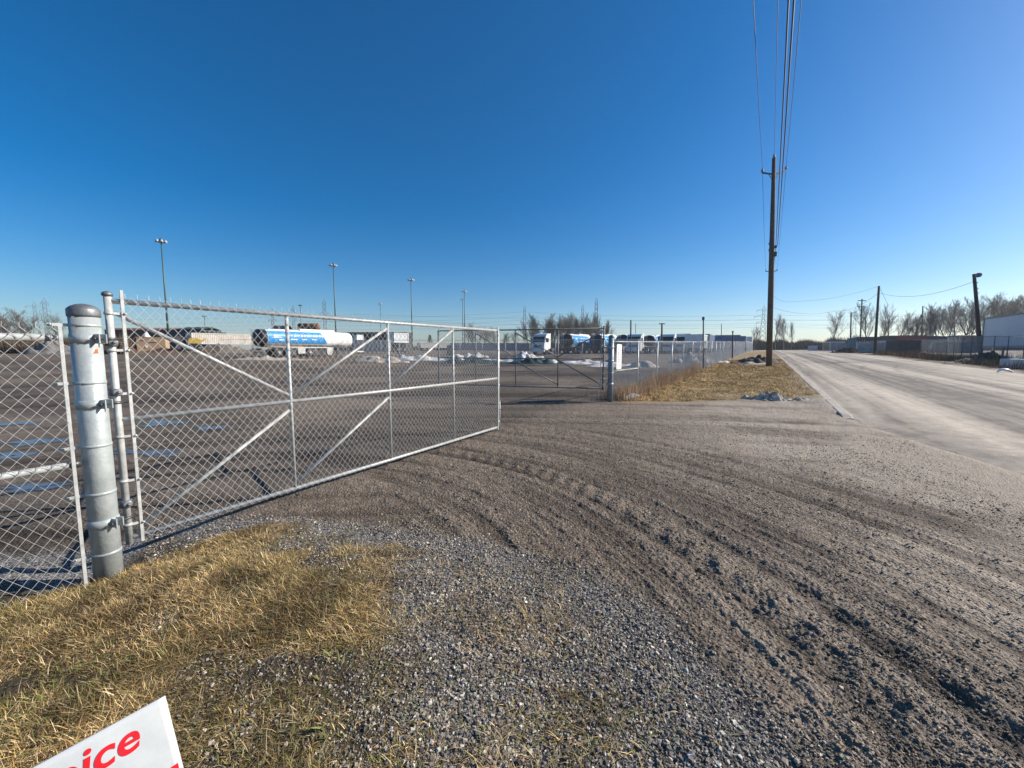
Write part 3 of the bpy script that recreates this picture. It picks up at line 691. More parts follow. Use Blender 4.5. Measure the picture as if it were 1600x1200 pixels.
def plain_pole(name, label, base, topv, r0, r1, m, extra=None):
    g = thing(name, label, 'pole', base)
    t = topv-base; MB().tube([(0, 0, -.2), t*.5, t], [r0, (r0+r1)/2, r1], 10).build('shaft', m, g)
    if extra: extra(g, t)
    return g
def capbox(g, t): MB().box(t+Vector((0, 0, -.12)), (.15, .15, .22), bev=.03).build('pole_cap', M['bolt'], g)
def tee(g, t): MB().box(t+Vector((0, 0, -.1)), (1.0, .12, .14)).build('crossarm', M['wood2'], g)
pf1 = on(1100, 27.6)
plain_pole('wood_post', 'slim dark wooden pole standing against the road fence', pf1, at(1099, 495, 27.6), .05, .04, M['wood2'], capbox)
pf2 = on(1145, 44.5); plain_pole('wood_post', 'short dark pole with a square head farther along the road fence', pf2, at(1145, 517, 44.5), .07, .06, M['wood2'], capbox)
for lbl, px, py, Y, r, ex in (('wooden pole rising behind the white trucks, left of the T topped pole', 985.5, 500, 62, .13, None), ('T topped dark pole behind the white trucks', 1034, 505, 66, .16, tee), ('very thin pole behind the white trucks', 993, 505, 90, .07, None), ('thin pole above the blue box trailers', 1127, 506, 95, .09, None)):
    plain_pole('wood_pole', lbl, on(px, Y), at(px+.3, py, Y), r, r*.8, M['wood2'], ex)
# right hand side poles
YL = 36.; sb = on(1535, YL); stp = at(1522, 428, YL)
def lamp_head(g, t):
    arm = t+Vector((0, 0, -.35)); e = at(1524.5, 432, YL-.5)-sb; h_ = at(1531, 429, YL-.9)-sb
    MB().tube([arm, e, e.lerp(h_, .35)], .03, 6).build('lamp_arm', M['bolt'], g)
    b = MB(); d_ = (h_-e); b.tube([e.lerp(h_, .2), e.lerp(h_, .45), e.lerp(h_, .8), h_+d_*.25], [.06, .18, .22, .10], 10); b.build('lamp_head', M['cap'], g)
    for k in (.9, .83, .78): MB().box(t*k+Vector((.16, 0, 0)), (.2, .08, .09), bev=.01).build('cable_bracket', M['bolt'], g)
plain_pole('street_lamp', 'leaning wooden street lamp pole in front of the big white trailer', sb, stp, .17, .12, M['wood2'], lamp_head)['category'] = 'street lamp'
p2b = on(1367, 55); p2t = at(1373.5, 447, 55)
plain_pole('wood_pole', 'bare dark wooden pole leaning slightly by the scrap bins across the road', p2b, p2t, .18, .13, M['wood2'])
p3b = on(1328.5, 85); p3t = at(1330, 489, 85)
plain_pole('wood_pole', 'thin wooden pole with a bent tip beside the teal container', p3b, p3t, .15, .12, M['wood2'], lambda g, t: MB().tube([t, t+Vector((.5, 0, .1)), t+Vector((.9, 0, 0))], .05, 5).build('lamp_arm', M['wood2'], g))
p4b = on(1343.5, 110); p4t = at(1347, 467, 110)
plain_pole('wood_pole', 'tall pole with two short crossarms behind the teal container', p4b, p4t, .2, .15, M['wood2'], lambda g, t: (MB().box(t+Vector((0, 0, -.5)), (2.2, .2, .2)).build('crossarm', M['wood2'], g), MB().box(t+Vector((0, 0, -2.2)), (2.0, .2, .2)).build('crossarm', M['wood2'], g)))
p5b = on(1439, 100); p5t = at(1442, 478, 100)
plain_pole('wood_pole', 'pole with a pointed top rising among the bare trees on the right', p5b, p5t, .17, .12, M['wood2'], lambda g, t: MB().lathe(t+Vector((0, 0, -2.6)), [(.2, -.4), (.32, -.3), (.32, .3), (.2, .4)], 10).build('transformer', M['cap'], g))
cable('power_line', 'wire sagging from the leaning street lamp to the bare pole by the scrap bins', [stp+Vector((0, 0, -.7)), p2t+Vector((0, 0, -.9))], .016, M['cable'], .9)
cable('power_line', 'wire sagging from the bare pole by the bins to the far left roadside pole', [p2t+Vector((0, 0, -.9)), at(1305, 486, 70), pb2+t2*.55], .018, M['cable'], .8)
cable('power_line', 'faint wire from the bare pole top towards the tall roadside pole', [p2t, at(1240, 471, 58), pb2+t2*.70], .012, M['cable'], .5)
cable('guy_wire', 'short guy wire dropping right from the bare pole', [p2t, at(1388, 478, 56)], .015, M['cable'], 0, 4)
# ------------------------------------------------------------------ light masts and pylons
def mast(px, py, Y, label, heads=6, proto=None):
    b0 = on(px+ (7 if px < 400 else 4), Y); b0 = on(px, Y) if False else b0
    Hh = ztop(px, py, Y)-b0.z
    g = thing('floodlight_mast', label, 'light mast', b0, 0, 'floodlight masts over the yard')
    MB().tube([(0, 0, 0), (0, 0, Hh*.5), (0, 0, Hh)], [.24, .17, .11], 10).build('pole', M['mast'], g)
    hr_ = .82; rg = MB(); rg.lathe((0, 0, Hh), [(.1, -.35), (.34, -.3), (.34, .1), (.2, .3), (.05, .4)], 12)
    for k in range(heads):
        a = 2*math.pi*k/heads+.3; rg.tube([(0, 0, Hh-.1), (hr_*.85*math.cos(a), hr_*.85*math.sin(a), Hh-.15)], .05, 5)
    rg.build('head_frame', M['mast'], g)
    for k in range(heads):
        a = 2*math.pi*k/heads+.3; b = MB()
        b.lathe((hr_*math.cos(a), hr_*math.sin(a), Hh-.25), [(.36, -.25), (.34, -.15), (.24, .05), (.14, .26), (.05, .3)], 10)
        b.build('floodlight', M['lamp'], g)
    return g
for px, py, Y, l in ((258, 375, 88, 'tallest floodlight mast, leftmost, above the tan box'), (522, 413, 113, 'floodlight mast right of the blue striped tanker trailer'), (640.5, 436, 134, 'floodlight mast behind the third panel of the near gate'),
                     (722.5, 454, 160, 'taller of the two floodlight masts close together'), (719.5, 467, 190, 'shorter of the two floodlight masts close together'), (592, 474, 205, 'small far floodlight mast between the second and third masts')):
    mast(px, py, Y, l)
for px, py, Y, l in ((323, 494, 240, 'thin far mast above the weathered long trailer'), (472.5, 477, 260, 'thin far mast above the rusty tank')):
    g = thing('far_mast', l, 'light mast', on(px, Y)); Hh = ztop(px, py, Y)-g.location.z
    MB().tube([(0, 0, 0), (0, 0, Hh)], [.3, .2], 6).build('pole', M['lattice'], g); MB().box((0, 0, Hh), (2.4, .8, .6), bev=.1).build('lamp_bar', M['lattice'], g)
def pylon(px, py, Y, label, arms=3, wide=1., slim=False):
    b0 = on(px, Y); Hh = ztop(px, py, Y)-b0.z; g = thing('transmission_tower', label, 'pylon', b0, math.atan2(b0.y, b0.x)-math.pi/2, 'transmission towers on the horizon')
    bw = Hh*.075*wide; tw = Hh*.022*wide; r = .20
    if slim: bw = tw = Hh*.026; r = .22
    wz = lambda t: bw+(tw-bw)*min(1, t/.72)
    b = MB()
    for sx in (-1, 1):
        for sy in (-1, 1): b.tube([(sx*bw, sy*bw, 0), (sx*tw, sy*tw, Hh*.72), (sx*tw*.9, sy*tw*.9, Hh*.93), (0, 0, Hh)], [r, r, r*.8, r*.6], 4, smooth=False)
    n_ = 9
    for k in range(n_):
        t0, t1 = .93*(k/n_)**.85, .93*((k+1)/n_)**.85; a, c_ = wz(t0), wz(t1)
        for sx in (-1, 1):
            b.tube([(-a, sx*a, Hh*t0), (c_, sx*c_, Hh*t1)], r*.5, 3, smooth=False); b.tube([(a, sx*a, Hh*t0), (-c_, sx*c_, Hh*t1)], r*.5, 3, smooth=False)
            b.tube([(sx*a, -a, Hh*t0), (sx*c_, c_, Hh*t1)], r*.5, 3, smooth=False)
    b.build('lattice', M['lattice'], g)
    ah = (.60, .74, .88) if arms == 3 else ((.62, .8) if arms == 2 else (.7,))
    for k, t in enumerate(ah):
        ln = Hh*(.16 if k == (1 if arms == 3 else 0) else .12)*wide*(.55 if slim else 1); b = MB()
        for sx in (-1, 1):
            b.tube([(sx*tw, 0, Hh*t), (sx*ln, 0, Hh*(t+.012))], r*.7, 4, smooth=False); b.tube([(sx*tw, 0, Hh*(t+.045)), (sx*ln, 0, Hh*(t+.015))], r*.6, 4, smooth=False)
        b.build('crossarm', M['lattice'], g)
        b = MB()
        for sx in (-1, 1): b.tube([(sx*ln*.97, 0, Hh*(t+.01)), (sx*ln*.97, 0, Hh*(t-.035))], .14, 5)
        b.build('insulator', M['lattice'], g)
    return g
for px, py, Y, l, a, wd, sl in ((61, 471, 420, 'lattice pylon above the grey heap at the far left', 3, 1.0, False), (77, 465, 430, 'slim pole like pylon right of the far left pylon', 3, .8, True),
        (428.5, 482, 330, 'small lattice pylon above the long tanker trailer', 1, 1.0, True), (509.5, 467, 380, 'flat topped lattice pylon just left of the second light mast', 1, .9, True),
        (461, 477, 360, 'faint lattice pylon behind the first upright of the near gate', 1, .8, True), (819.5, 478, 420, 'pointed lattice pylon left of the bare tree clump', 1, .8, True), (909.5, 476, 400, 'pointed lattice pylon at the right of the bare tree clump', 1, .8, True),
        (930.5, 466, 300, 'tallest slim pylon right of the bare tree clump', 2, .3, True), (1190, 477, 360, 'lattice pylon with wide arms beside the tall utility pole', 3, 1.15, False), (1332, 480, 420, 'faint pylon behind the roadside poles at the right', 2, .8, False)):
    pylon(px, py, Y, l, a, wd, sl)
hv = [(-100, 497, 470), (461, 494, 380), (819, 487, 420), (1190, 492, 360), (1700, 487, 430)]
for i, (dy, lab) in enumerate(((0, 'topmost'), (7, 'second'), (13, 'third'), (19, 'lowest'))):
    cable('transmission_line', lab+' of the faint high voltage lines crossing the whole horizon', [at(px, py+dy, Y) for px, py, Y in hv], .07, M['hv'], 3.0, 10, 'high voltage lines on the horizon')
hv2 = [(420, 489, 340), (560, 491, 340), (1190, 500, 350), (1450, 478+12, 300)]
for i, dy in enumerate((0, 9)):
    cable('transmission_line', ('upper' if i == 0 else 'lower')+' of two faint lines behind the light masts', [at(px, py+dy, Y) for px, py, Y in hv2], .06, M['hv'], 2.0, 10, 'high voltage lines on the horizon')

# ------------------------------------------------------------------ vehicles
def wheel(parent, x, y, r, wd=.28, rim=True, side=-1):
    t = MB().lathe((x, y, r), [(r*.55, -wd/2), (r*.92, -wd/2), (r, -wd*.36), (r, wd*.36), (r*.92, wd/2), (r*.55, wd/2)], 22, 'Y').build('wheel', M['black'], parent)
    if rim:
        b = MB(); s = side*wd/2
        b.lathe((x, y, r), [(r*.56, -wd*.5), (r*.56, wd*.5)], 18, 'Y'); b.lathe((x, y+s*1.05, r), [(r*.2, -.03), (r*.2, .03)], 10, 'Y'); b.build('rim', M['rim'], t)
def tanker(label, near, blue_frac=.66):
    """local x runs along the road away from the camera; -y is the lit side"""
    g = thing('tanker_trailer', label, 'tanker trailer', near, RZR, 'tanker trailers parked in the yard')
    Lt = 11.6; zc = 2.35; ry, rzz = 1.22, 1.02
    def oval(x0, x1, n=36, k=1.0, dish0=.0, dish1=.0):
        b = MB(); st = []
        for x, sc_ in ([(x0-dish0, .45), (x0-dish0*.75, .8), (x0-dish0*.3, .95)] if dish0 else [])+[(x0, 1), (x1, 1)]+([(x1+dish1*.3, .95), (x1+dish1*.75, .8), (x1+dish1, .45)] if dish1 else []): st.append((x, sc_))
        V = [(x, math.copysign(abs(math.cos(2*math.pi*j/n))**.85, math.cos(2*math.pi*j/n))*ry*k*s_, zc+math.copysign(abs(math.sin(2*math.pi*j/n))**.85, math.sin(2*math.pi*j/n))*rzz*k*s_) for x, s_ in st for j in range(n)]
        b._add(V, [(i*n+j, (i+1)*n+j, (i+1)*n+(j+1) % n, i*n+(j+1) % n) for i in range(len(st)-1) for j in range(n)], True)
        b._add(V[:n], [tuple(range(n))]); b._add(V[-n:], [tuple(range(n))[::-1]]); return b
    oval(.55, Lt, dish1=.45).build('tank', M['white'], g)
    oval(0, .56, k=1.015, dish0=.28).build('rear_end', M['darkcap'], g)
    # blue livery sheet on the flanks, proud of the tank
    for s_ in (-1, 1):
        b = MB(); n_ = 12; V = []
        for x in (.6, Lt*blue_frac):
            for j in range(n_+1):
                a = R(-38+88*j/n_); xx = x+(0 if x < 1 else .9*(1-j/n_)-.5)
                V.append((xx, s_*(abs(math.cos(a))**.85)*ry*1.012, zc+math.copysign(abs(math.sin(a))**.85, math.sin(a))*rzz*1.012))
        b._add(V, [(j, n_+1+j, n_+2+j, j+1) for j in range(n_)], True); lv = b.build('livery', M['blue'], g)
        b = MB(); rr_ = random.Random(4)
        yy_ = s_*ry*1.022
        for (x0_, w_, zz, hh) in [(1.6, .8, 2.62, .22), (1.6, 1.1, 2.40, .08), (2.1, .6, 2.12, .14)]+[(3.3+.42*k+(.25 if k > 5 else 0), .2+.13*((k*5) % 3)/2, 2.68, .20+.05*(k % 2)) for k in range(10)]+[(3.6, .9, 2.2, .12), (4.9, .6, 2.2, .1), (6.2, .7, 2.22, .1)]:
            b.box((x0_, yy_*(1 if abs(zz-zc) < .25 else .985), zz), (w_, .03, hh))
        b.build('lettering', M['white'], lv)
    b = MB(); b.box((Lt*.62, 0, zc+rzz+.10), (Lt*.42, .8, .26), bev=.08); b.box((Lt*.32, 0, zc+rzz+.03), (Lt*.45, .5, .08)); b.build('manway', M['white'], g)
    b = MB(); b.box((Lt*.5, -.0, zc-rzz-.02), (Lt*.94, .9, .16)); b.box((Lt*.5, -.72, zc-rzz-.02), (Lt*.9, .06, .10)); b.box((Lt*.5, .72, zc-rzz-.02), (Lt*.9, .06, .10)); b.build('chassis', M['frame'], g)
    b = MB(); b.box((Lt*.24, -.86, 1.36), (Lt*.36, .05, .09)); b.build('side_rail', M['tan'], g)
    for x in (1.75, 2.95, 5.6): 
        for y_ in (-.98, .98): wheel(g, x, y_, .52, .34, True, -1 if y_ < 0 else 1)
    b = MB(); b.box((4.55, -.85, .78), (.95, .5, .72), bev=.03); b.build('tool_box', M['whited'], g)
    b = MB(); b.prism([(8.0, .45), (8.2, .2), (8.6, .2), (8.85, .6), (8.9, 1.25), (8.0, 1.25)], -1.05, -.75, 'Y'); b.build('mud_flap', M['whited'], g)
    for y_ in (-.7, .7): b = MB(); b.box((9.6, y_, .7), (.14, .14, 1.2)); b.box((9.6, y_, .08), (.4, .3, .08)); b.build('landing_leg', M['frame'], g)
    b = MB()
    for y_ in (.25, .6): b.tube([(-.42, y_, .9), (-.42, y_, 3.45), (.2, y_, 3.5)], .03, 5)
    for k in range(8): b.box((-.42, .42, 1.1+.3*k), (.03, .36, .03))
    b.build('ladder', M['rim'], g)
    for s_ in (-1, 1): MB().box((-.12, s_*.9, 1.0), (.05, .3, .14), bev=.01).build('tail_light', M['red'], g)
    b = MB()
    for k in range(3): b.lathe((3.6+.45*k, -.55, 1.12), [(.05, -.14), (.11, -.12), (.11, .12), (.05, .14)], 10, 'Y')
    b.build('outlet_valves', M['rim'], g)
    MB().tube([(1.0, -1.0, 1.22), (4.0, -1.02, 1.18), (8.0, -1.0, 1.22)], .07, 8).build('hose_tube', M['whited'], g)
    b = MB(); b.box((-.05, 0, 1.0), (.12, 2.3, .16)); b.box((-.05, 0, .62), (.1, 2.0, .1)); b.build('rear_bumper', M['frame'], g)
    return g
def near_end(px, Y): v = on(px, Y); return v
t1 = tanker('blue and white tanker trailer with a dark rear end behind the near gate', near_end(404, 46))
for px, Y, l in ((884, 66, 'blue and white tanker trailer right of the white truck cab'), (931, 68, 'blue and white tanker trailer seen behind the far gate post, second of three'), (972, 71, 'pale blue tanker trailer behind the placard, rightmost of the tankers')):
    dup(t1, near_end(px, Y), RZR, l)
# lorry cab facing the camera
def cab(label, loc, rz=RZR+math.pi, sc=1.):
    g = thing('truck_tractor', label, 'truck', loc, rz, 'white lorry cabs'); g.scale = (sc,)*3
    # local +x = forward
    b = MB(); b.prism([(-.9, 1.05), (1.2, .55), (1.28, 1.5), (1.12, 2.0), (.72, 2.95), (.35, 3.3), (-.9, 3.45)], -1.2, 1.2, 'Y'); b.build('cab', M['white'], g)
    V = [(1.135, -1.06, 2.0), (1.135, 1.06, 2.0), (.76, 1.0, 2.9), (.76, -1.0, 2.9)]; b = MB(); b._add([(x+.02, y, z) for x, y, z in V], [(0, 1, 2, 3)]); b._add([(x-.03, y, z) for x, y, z in V], [(3, 2, 1, 0)]); b.build('windscreen', M['glass'], g)
    for s_ in (-1, 1):
        b = MB(); b.prism([(-.3, 1.0), (.85, .75), (.9, 2.0), (.62, 2.75), (-.3, 2.75)], s_*1.195, s_*1.215, 'Y'); d_ = b.build('door', M['white'], g)
        b = MB(); b.prism([(-.2, 2.0), (.78, 2.0), (.55, 2.65), (-.2, 2.65)], s_*1.21, s_*1.225, 'Y'); b.build('window', M['glass'], d_)
        b = MB(); b.box((.95, s_*1.4, 2.35), (.1, .22, .6), bev=.03); b.tube([(.8, s_*1.2, 2.6), (.95, s_*1.4, 2.55)], .03, 5); b.build('mirror', M['black'], g)
        b = MB(); b.box((1.27, s_*.88, .95), (.06, .4, .24), bev=.02); b.build('headlight', M['lamp'], g)
    b = MB(); b.box((1.24, 0, .62), (.24, 2.4, .38), bev=.06); b.build('bumper', M['white'], g)
    b = MB(); b.box((1.275, 0, 1.35), (.04, 1.5, .42)); b.build('grille', M['dgrey'], g)
    b = MB(); b.box((-2.6, 0, .85), (5.2, .85, .25)); b.box((-1.9, .95, .75), (1.0, .5, .55), bev=.1); b.box((-1.9, -.95, .75), (1.0, .5, .55), bev=.1); b.build('chassis', M['frame'], g)
    for x in (.25, -3.1, -4.4):
        for s_ in (-1, 1): wheel(g, x, s_*1.02, .5, .32, True, s_)
    return g
v = on(846, 63); cab0 = cab('white lorry cab facing the gate left of the tanker trailers', (v.x, v.y, v.z))
def container(name, label, loc, dims, m, rz=RZR, cat='container', group=None, corr=True, doors=None, wheels=False, z0=.0, roof=None):
    Lc, Wc, Hc = dims; g = thing(name, label, cat, loc, rz, group)
    b = MB()
    if corr:
        n_ = max(8, int(Lc/.28)); pr = []
        for i in range(n_):
            x = Lc*i/n_; dd = Lc/n_; pr += [(x, 0), (x+dd*.3, 0), (x+dd*.5, .045), (x+dd*.8, .045)]
        pr2 = pr+[(Lc, 0)]
        prof = [(x, -Wc/2+y) for x, y in pr2]+[(x, Wc/2-y) for x, y in pr2[::-1]]
        n2_ = len(prof); V = [(x, y, z0+.15) for x, y in prof]+[(x, y, z0+Hc-.1) for x, y in prof]
        b._add(V, [(i, (i+1) % n2_, n2_+(i+1) % n2_, n2_+i) for i in range(n2_)]+[tuple(range(n2_))[::-1], tuple(range(n2_, 2*n2_))])
    else: b.box((Lc/2, 0, z0+Hc/2), (Lc, Wc, Hc), bev=.04)
    b.build('body', m, g)
    b = MB()
    for z in (z0+.08, z0+Hc-.06): 
        for y_ in (-Wc/2, Wc/2): b.box((Lc/2, y_, z), (Lc+.02, .12, .16))
        for x in (0, Lc): b.box((x, 0, z), (.12, Wc+.02, .16))
    for x in (0, Lc):
        for y_ in (-Wc/2, Wc/2): b.box((x, y_, z0+Hc/2), (.13, .13, Hc-.02))
    b.build('edge_frame', roof or m, g)
    dm = doors or m
    for s_ in (-1, 1):
        b = MB(); b.box((-.07, s_*Wc*.245, z0+Hc/2), (.05, Wc*.46, Hc-.3)); dd_ = b.build('door', dm, g)
        b = MB()
        for q_ in (-.12, .12): b.tube([(-.11, s_*Wc*.245+q_*Wc, z0+.2), (-.11, s_*Wc*.245+q_*Wc, z0+Hc-.2)], .02, 5)
        b.build('lock_bar', M['rim'], dd_)
    if wheels:
        for x in (1.0, 2.2):
            for s_ in (-1, 1): wheel(g, x, s_*Wc*.42, .5, .32, True, s_)
        b = MB(); b.box((Lc/2, 0, z0-.12), (Lc*.95, 1.0, .22)); b.build('chassis', M['frame'], g)
        for s_ in (-1, 1): b = MB(); b.box((Lc*.8, s_*.8, z0/2), (.12, .12, z0)); b.build('landing_leg', M['frame'], g)
    return g
# white trucks and boxes behind the road fence
for px, Y, l in ((1013, 76, 'white backed tanker left of the T topped pole, behind the road fence'), (1033, 78, 'tanker with a dark rear end just under the T topped pole'), (1051, 80, 'tanker with a dark rear end left of the grey ended box trailer')): dup(t1, near_end(px, Y), RZR, l)
for px, Y, l in ((992, 66, 'white lorry cab behind the road fence just left of the wooden pole'), (1043, 68, 'white lorry cab between the two dark ended tankers behind the fence'), (1061, 70, 'white lorry cab at the left side of the grey ended box trailer')): dup(cab0, on(px, Y), RZR+math.pi, l)
BX = [(1066, 70, 'grey ended box trailer with one open black door', 'grey', 'dgrey', 3.2), (1084, 66, 'white sided box trailer between the grey and the blue ended ones', 'white', 'white', 3.0), (1096, 72, 'blue ended box trailer behind the slim wooden pole', 'bluegrey', 'bluegrey', 3.2),
      (1121, 84, 'long low blue container behind the road fence', 'bluegrey', 'bluegrey', 2.6), (1141, 92, 'dark container with a white edge near the square headed pole', 'dgrey', 'navy', 3.4), (1155, 98, 'blue container at the far right of the row behind the fence', 'bluegrey', 'bluegrey', 3.4), (1166, 110, 'white trailer closing the row at its far right end', 'white', 'white', 3.6)]
for px, Y, l, m_, d_, hh in BX:
    v = on(px, Y); container('box_trailer', l, v, (9.0, 2.5, hh-.7 if hh < 3.3 else hh-.6), M[m_], RZR, 'trailer', None, True, M[d_], True, .95)
v = on(1112, 86); container('shipping_container', 'wide blue grey container set crosswise behind the fence', v, (5.2, 2.4, 2.5), M['bluegrey'], RZR+R(-75), 'container', None, True, M['bluegrey'], False, 1.1)
# far left: yard clutter
v = on(297, 70); container('curtain_trailer', 'long weathered pale storage trailer left of the blue striped tanker', (v.x, v.y, v.z), (10.8, 2.6, 2.0), M['cladding'], RZR, 'trailer', None, True, M['cladding'], False, 1.5, M['whited'])
b0 = on(350, 76)
o = MB(); 
def heap(name, label, cat, c, a, b_, h_, m, rz=0, seed=0, group=None, n=40, rough_=.35):
    nr = 14; V = [(0, 0, h_)]; Fs = []
    for i in range(1, nr+1):
        t = i/nr
        for j in range(n):
            an = 2*math.pi*j/n
            k_ = 1+.3*mnoise.noise(Vector((math.cos(an)*1.3+seed, math.sin(an)*1.3, seed)))
            zz = h_*(math.cos(min(1, t)*math.pi)*.5+.5)
            p = Vector((a*t*k_*math.cos(an), b_*t*k_*math.sin(an), 0))
            zz += h_*rough_*mnoise.fractal(Vector((p.x*1.4+seed, p.y*1.4, seed*2.))*(1 if rough_ < 1 else 4), .8, 2., 4)*(1-t*.55) if t < 1 else -.12
            V.append((p.x, p.y, zz-.05*(t > .9)))
    for j in range(n): Fs.append((0, 1+j, 1+(j+1) % n))
    for i in range(nr-1):
        for j in range(n): Fs.append((1+i*n+j, 1+(i+1)*n+j, 1+(i+1)*n+(j+1) % n, 1+i*n+(j+1) % n))
    mb = MB(); mb._add(V, Fs, rough_ < 1); o_ = mb.build(name, m); o_.location = c; o_.rotation_euler = (0, 0, rz); tag(o_, label, cat, group); return o_
heap('soil_heap', 'brown soil bank under the weathered pale trailer', 'soil heap', on(345, 66), 6.5, 2.0, 1.35, M['berm'], R(20), 3)
heap('soil_heap', 'low reddish soil heap below the tan box', 'soil heap', on(262, 66), 6, 2, .7, M['rust'], 0, 8)
heap('gravel_heap', 'grey gravel heap behind the close fence panel', 'gravel heap', on(80, 50), 4.2, 2.0, 1.5, M['stone2'], 0, 5, rough_=.9)
heap('soil_bank', 'long brown bank at the far left edge', 'soil bank', on(-10, 54), 16, 3, 2.4, M['berm'], .2, 9)
heap('soil_bank', 'dark brown bank left of the dark shed', 'soil bank', on(130, 62), 10, 3, 2.3, M['berm'], .1, 12)
def shed(name, label, cat, loc, rz, Lx, Wy, Hh, wall, roof, ridge=0., group=None, door=None, over=.15):
    g = thing(name, label, cat, loc, rz, group)
    b = MB(); b.box((Lx/2, 0, Hh/2), (Lx, Wy, Hh)); b.build('wall', wall, g)
    b = MB()
    if ridge: b.prism([(-Wy/2-over, Hh-.02), (0, Hh+ridge), (Wy/2+over, Hh-.02), (Wy/2+over, Hh+.1), (0, Hh+ridge+.14), (-Wy/2-over, Hh+.1)], -over, Lx+over, 'X')
    else: b.box((Lx/2, 0, Hh+.08), (Lx+2*over, Wy+2*over, .16))
    b.build('roof', roof, g)
    if door:
        b = MB(); b.box((Lx*door[0], -Wy/2-.03, door[2]/2), (door[1], .06, door[2])); b.build('door', M['dgrey'], g)
    return g
v = on(196, 82); shed('yard_shed', 'low black shed behind the tan box at the far left', 'shed', v, 0, 13, 5, 3.0, M['darkwall'], M['darkwall'], 0, None, (.3, 2.5, 2.4))
v = on(186, 96); shed('rusty_shed', 'reddish brown roofline seen above the black shed', 'shed', v, 0, 22, 6, 4.9, M['rust'], M['rust'], .5)
v = on(276, 84); shed('navy_shed', 'dark navy shed between the first light mast and the pale trailer', 'shed', v, 0, 9, 5, 4.0, M['navy'], M['navy'], 0)
v = on(297, 92); shed('peaked_shed', 'dark green peaked roof showing above the weathered pale trailer', 'shed', v, 0, 5.4, 6, 4.9, M['roofgreen'], M['roofgreen'], .6)
g = thing('site_box', 'tan painted site box with a dark slot in front of the black shed', 'cabin', on(218, 70), R(28))
MB().box((2.0, 0, 1.35), (4.0, 2.4, 2.5), bev=.04).build('wall', M['tan'], g)
MB().box((2.0, 0, 2.66), (4.1, 2.5, .12)).build('roof', M['tan'], g)
b = MB(); b.box((2.2, -1.22, 1.72), (1.7, .05, .10)); b.box((.9, -1.22, 2.05), (.6, .05, .12)); b.build('vent_slot', M['black'], g)
MB().box((1.35, -1.23, 1.0), (.32, .06, .42)).build('notice', M['white'], g)
g = thing('fuel_tank', 'small white cone topped tank behind the tan box', 'tank', on(231, 73), 0)
MB().lathe((0, 0, 0), [(.6, 0), (.6, 2.6), (.5, 2.9), (.14, 3.7)], 14).build('vessel', M['white'], g); MB().lathe((0, 0, 0), [(.16, 3.7), (.16, 3.9)], 8).build('lid', M['dgrey'], g)
heap('scrap_pile', 'small faded red scrap pile left of the tan box', 'scrap pile', on(200, 64), 1.3, 1.0, 1.5, M['red'], 0, 2, rough_=.8)
# loader with a yellow bucket arm
v = on(297, 66); g = thing('loader', 'yellow earth mover standing in front of the weathered pale trailer', 'loader', v, R(30))
g.scale = (.62, .7, .9)
b = MB(); b.prism([(0, 1.75), (2.2, 1.75), (2.9, 2.35), (1.9, 2.75), (.2, 2.8), (-.1, 2.3)], -.8, .8, 'Y'); b.build('body', M['yellow'], g)
b = MB(); b.prism([(2.0, 2.2), (3.6, 2.75), (3.7, 2.6), (2.2, 1.9)], -.5, .5, 'Y'); b.build('boom', M['yellow'], g)
b = MB(); b.box((1.2, 0, 1.45), (2.6, 1.3, .6)); b.build('chassis', M['frame'], g)
for x in (.2, 2.2):
    for y_ in (-.85, .85): wheel(g, x, y_, .72, .45, True, -1 if y_ < 0 else 1)
# rusty tank and roof behind the tanker
v = on(470, 62); g = thing('rusty_tank', 'rusty brown cylinder lying on a stand above the tanker trailer', 'tank', v, 0)
MB().lathe((0, 0, 4.35), [(.15, -.2), (.5, -.1), (.55, 0), (.55, 2.9), (.48, 3.1), (.15, 3.2)], 16, 'X').build('vessel', M['rust'], g)
b = MB()
for x in (.5, 2.4): b.box((x, 0, 1.95), (.2, .7, 3.9))
b.build('stand', M['frame'], g)
v = on(432, 88); shed('small_roof', 'small dark pointed roof just above the tanker trailer', 'shed', v, 0, 3.2, 3, 4.8, M['darkwall'], M['darkwall'], .9)
v = on(541, 95); shed('long_shed', 'long dark low shed between the tanker and the white truck box', 'shed', v, 0, 15.5, 6, 4.4, M['darkwall'], M['darkwall'], 0, None, (.6, 3, 3))
v = on(556, 84); container('white_box', 'small bright white box standing in front of the long dark shed', v, (1.4, 1.4, 3.7), M['white'], R(50), 'box', None, False)
v = on(612, 80); container('white_box_trailer', 'white box trailer with a sloped front, right end of the long dark shed', v, (3.2, 2.5, 2.0), M['white'], R(45), 'trailer', None, True, M['white'], True, 2.0)
v = on(655, 105); container('low_white_trailer', 'low white flat trailer behind the third panel of the near gate', v, (8.5, 2.4, 1.3), M['whited'], R(35), 'trailer', None, True, M['whited'], True, .9)
v = on(560, 70); container('grey_cabin', 'pale grey cabin half hidden behind the gate brace', v, (5.5, 2.4, 1.9), M['grey'], 0, 'cabin', None, True, M['dgrey'], False, .4)
# green bin and hedge-like wall far behind
v = on(700, 60); container('green_bin', 'small green bin behind the near gate', v, (.7, .7, 1.5), M['mast'], 0, 'bin', None, False)
v = on(700, 150); shed('far_wall', 'long grey wall on the horizon left of the tree clump', 'wall', v, 0, 42, 1, 2.6, M['bluegrey'], M['dgrey'], 0)

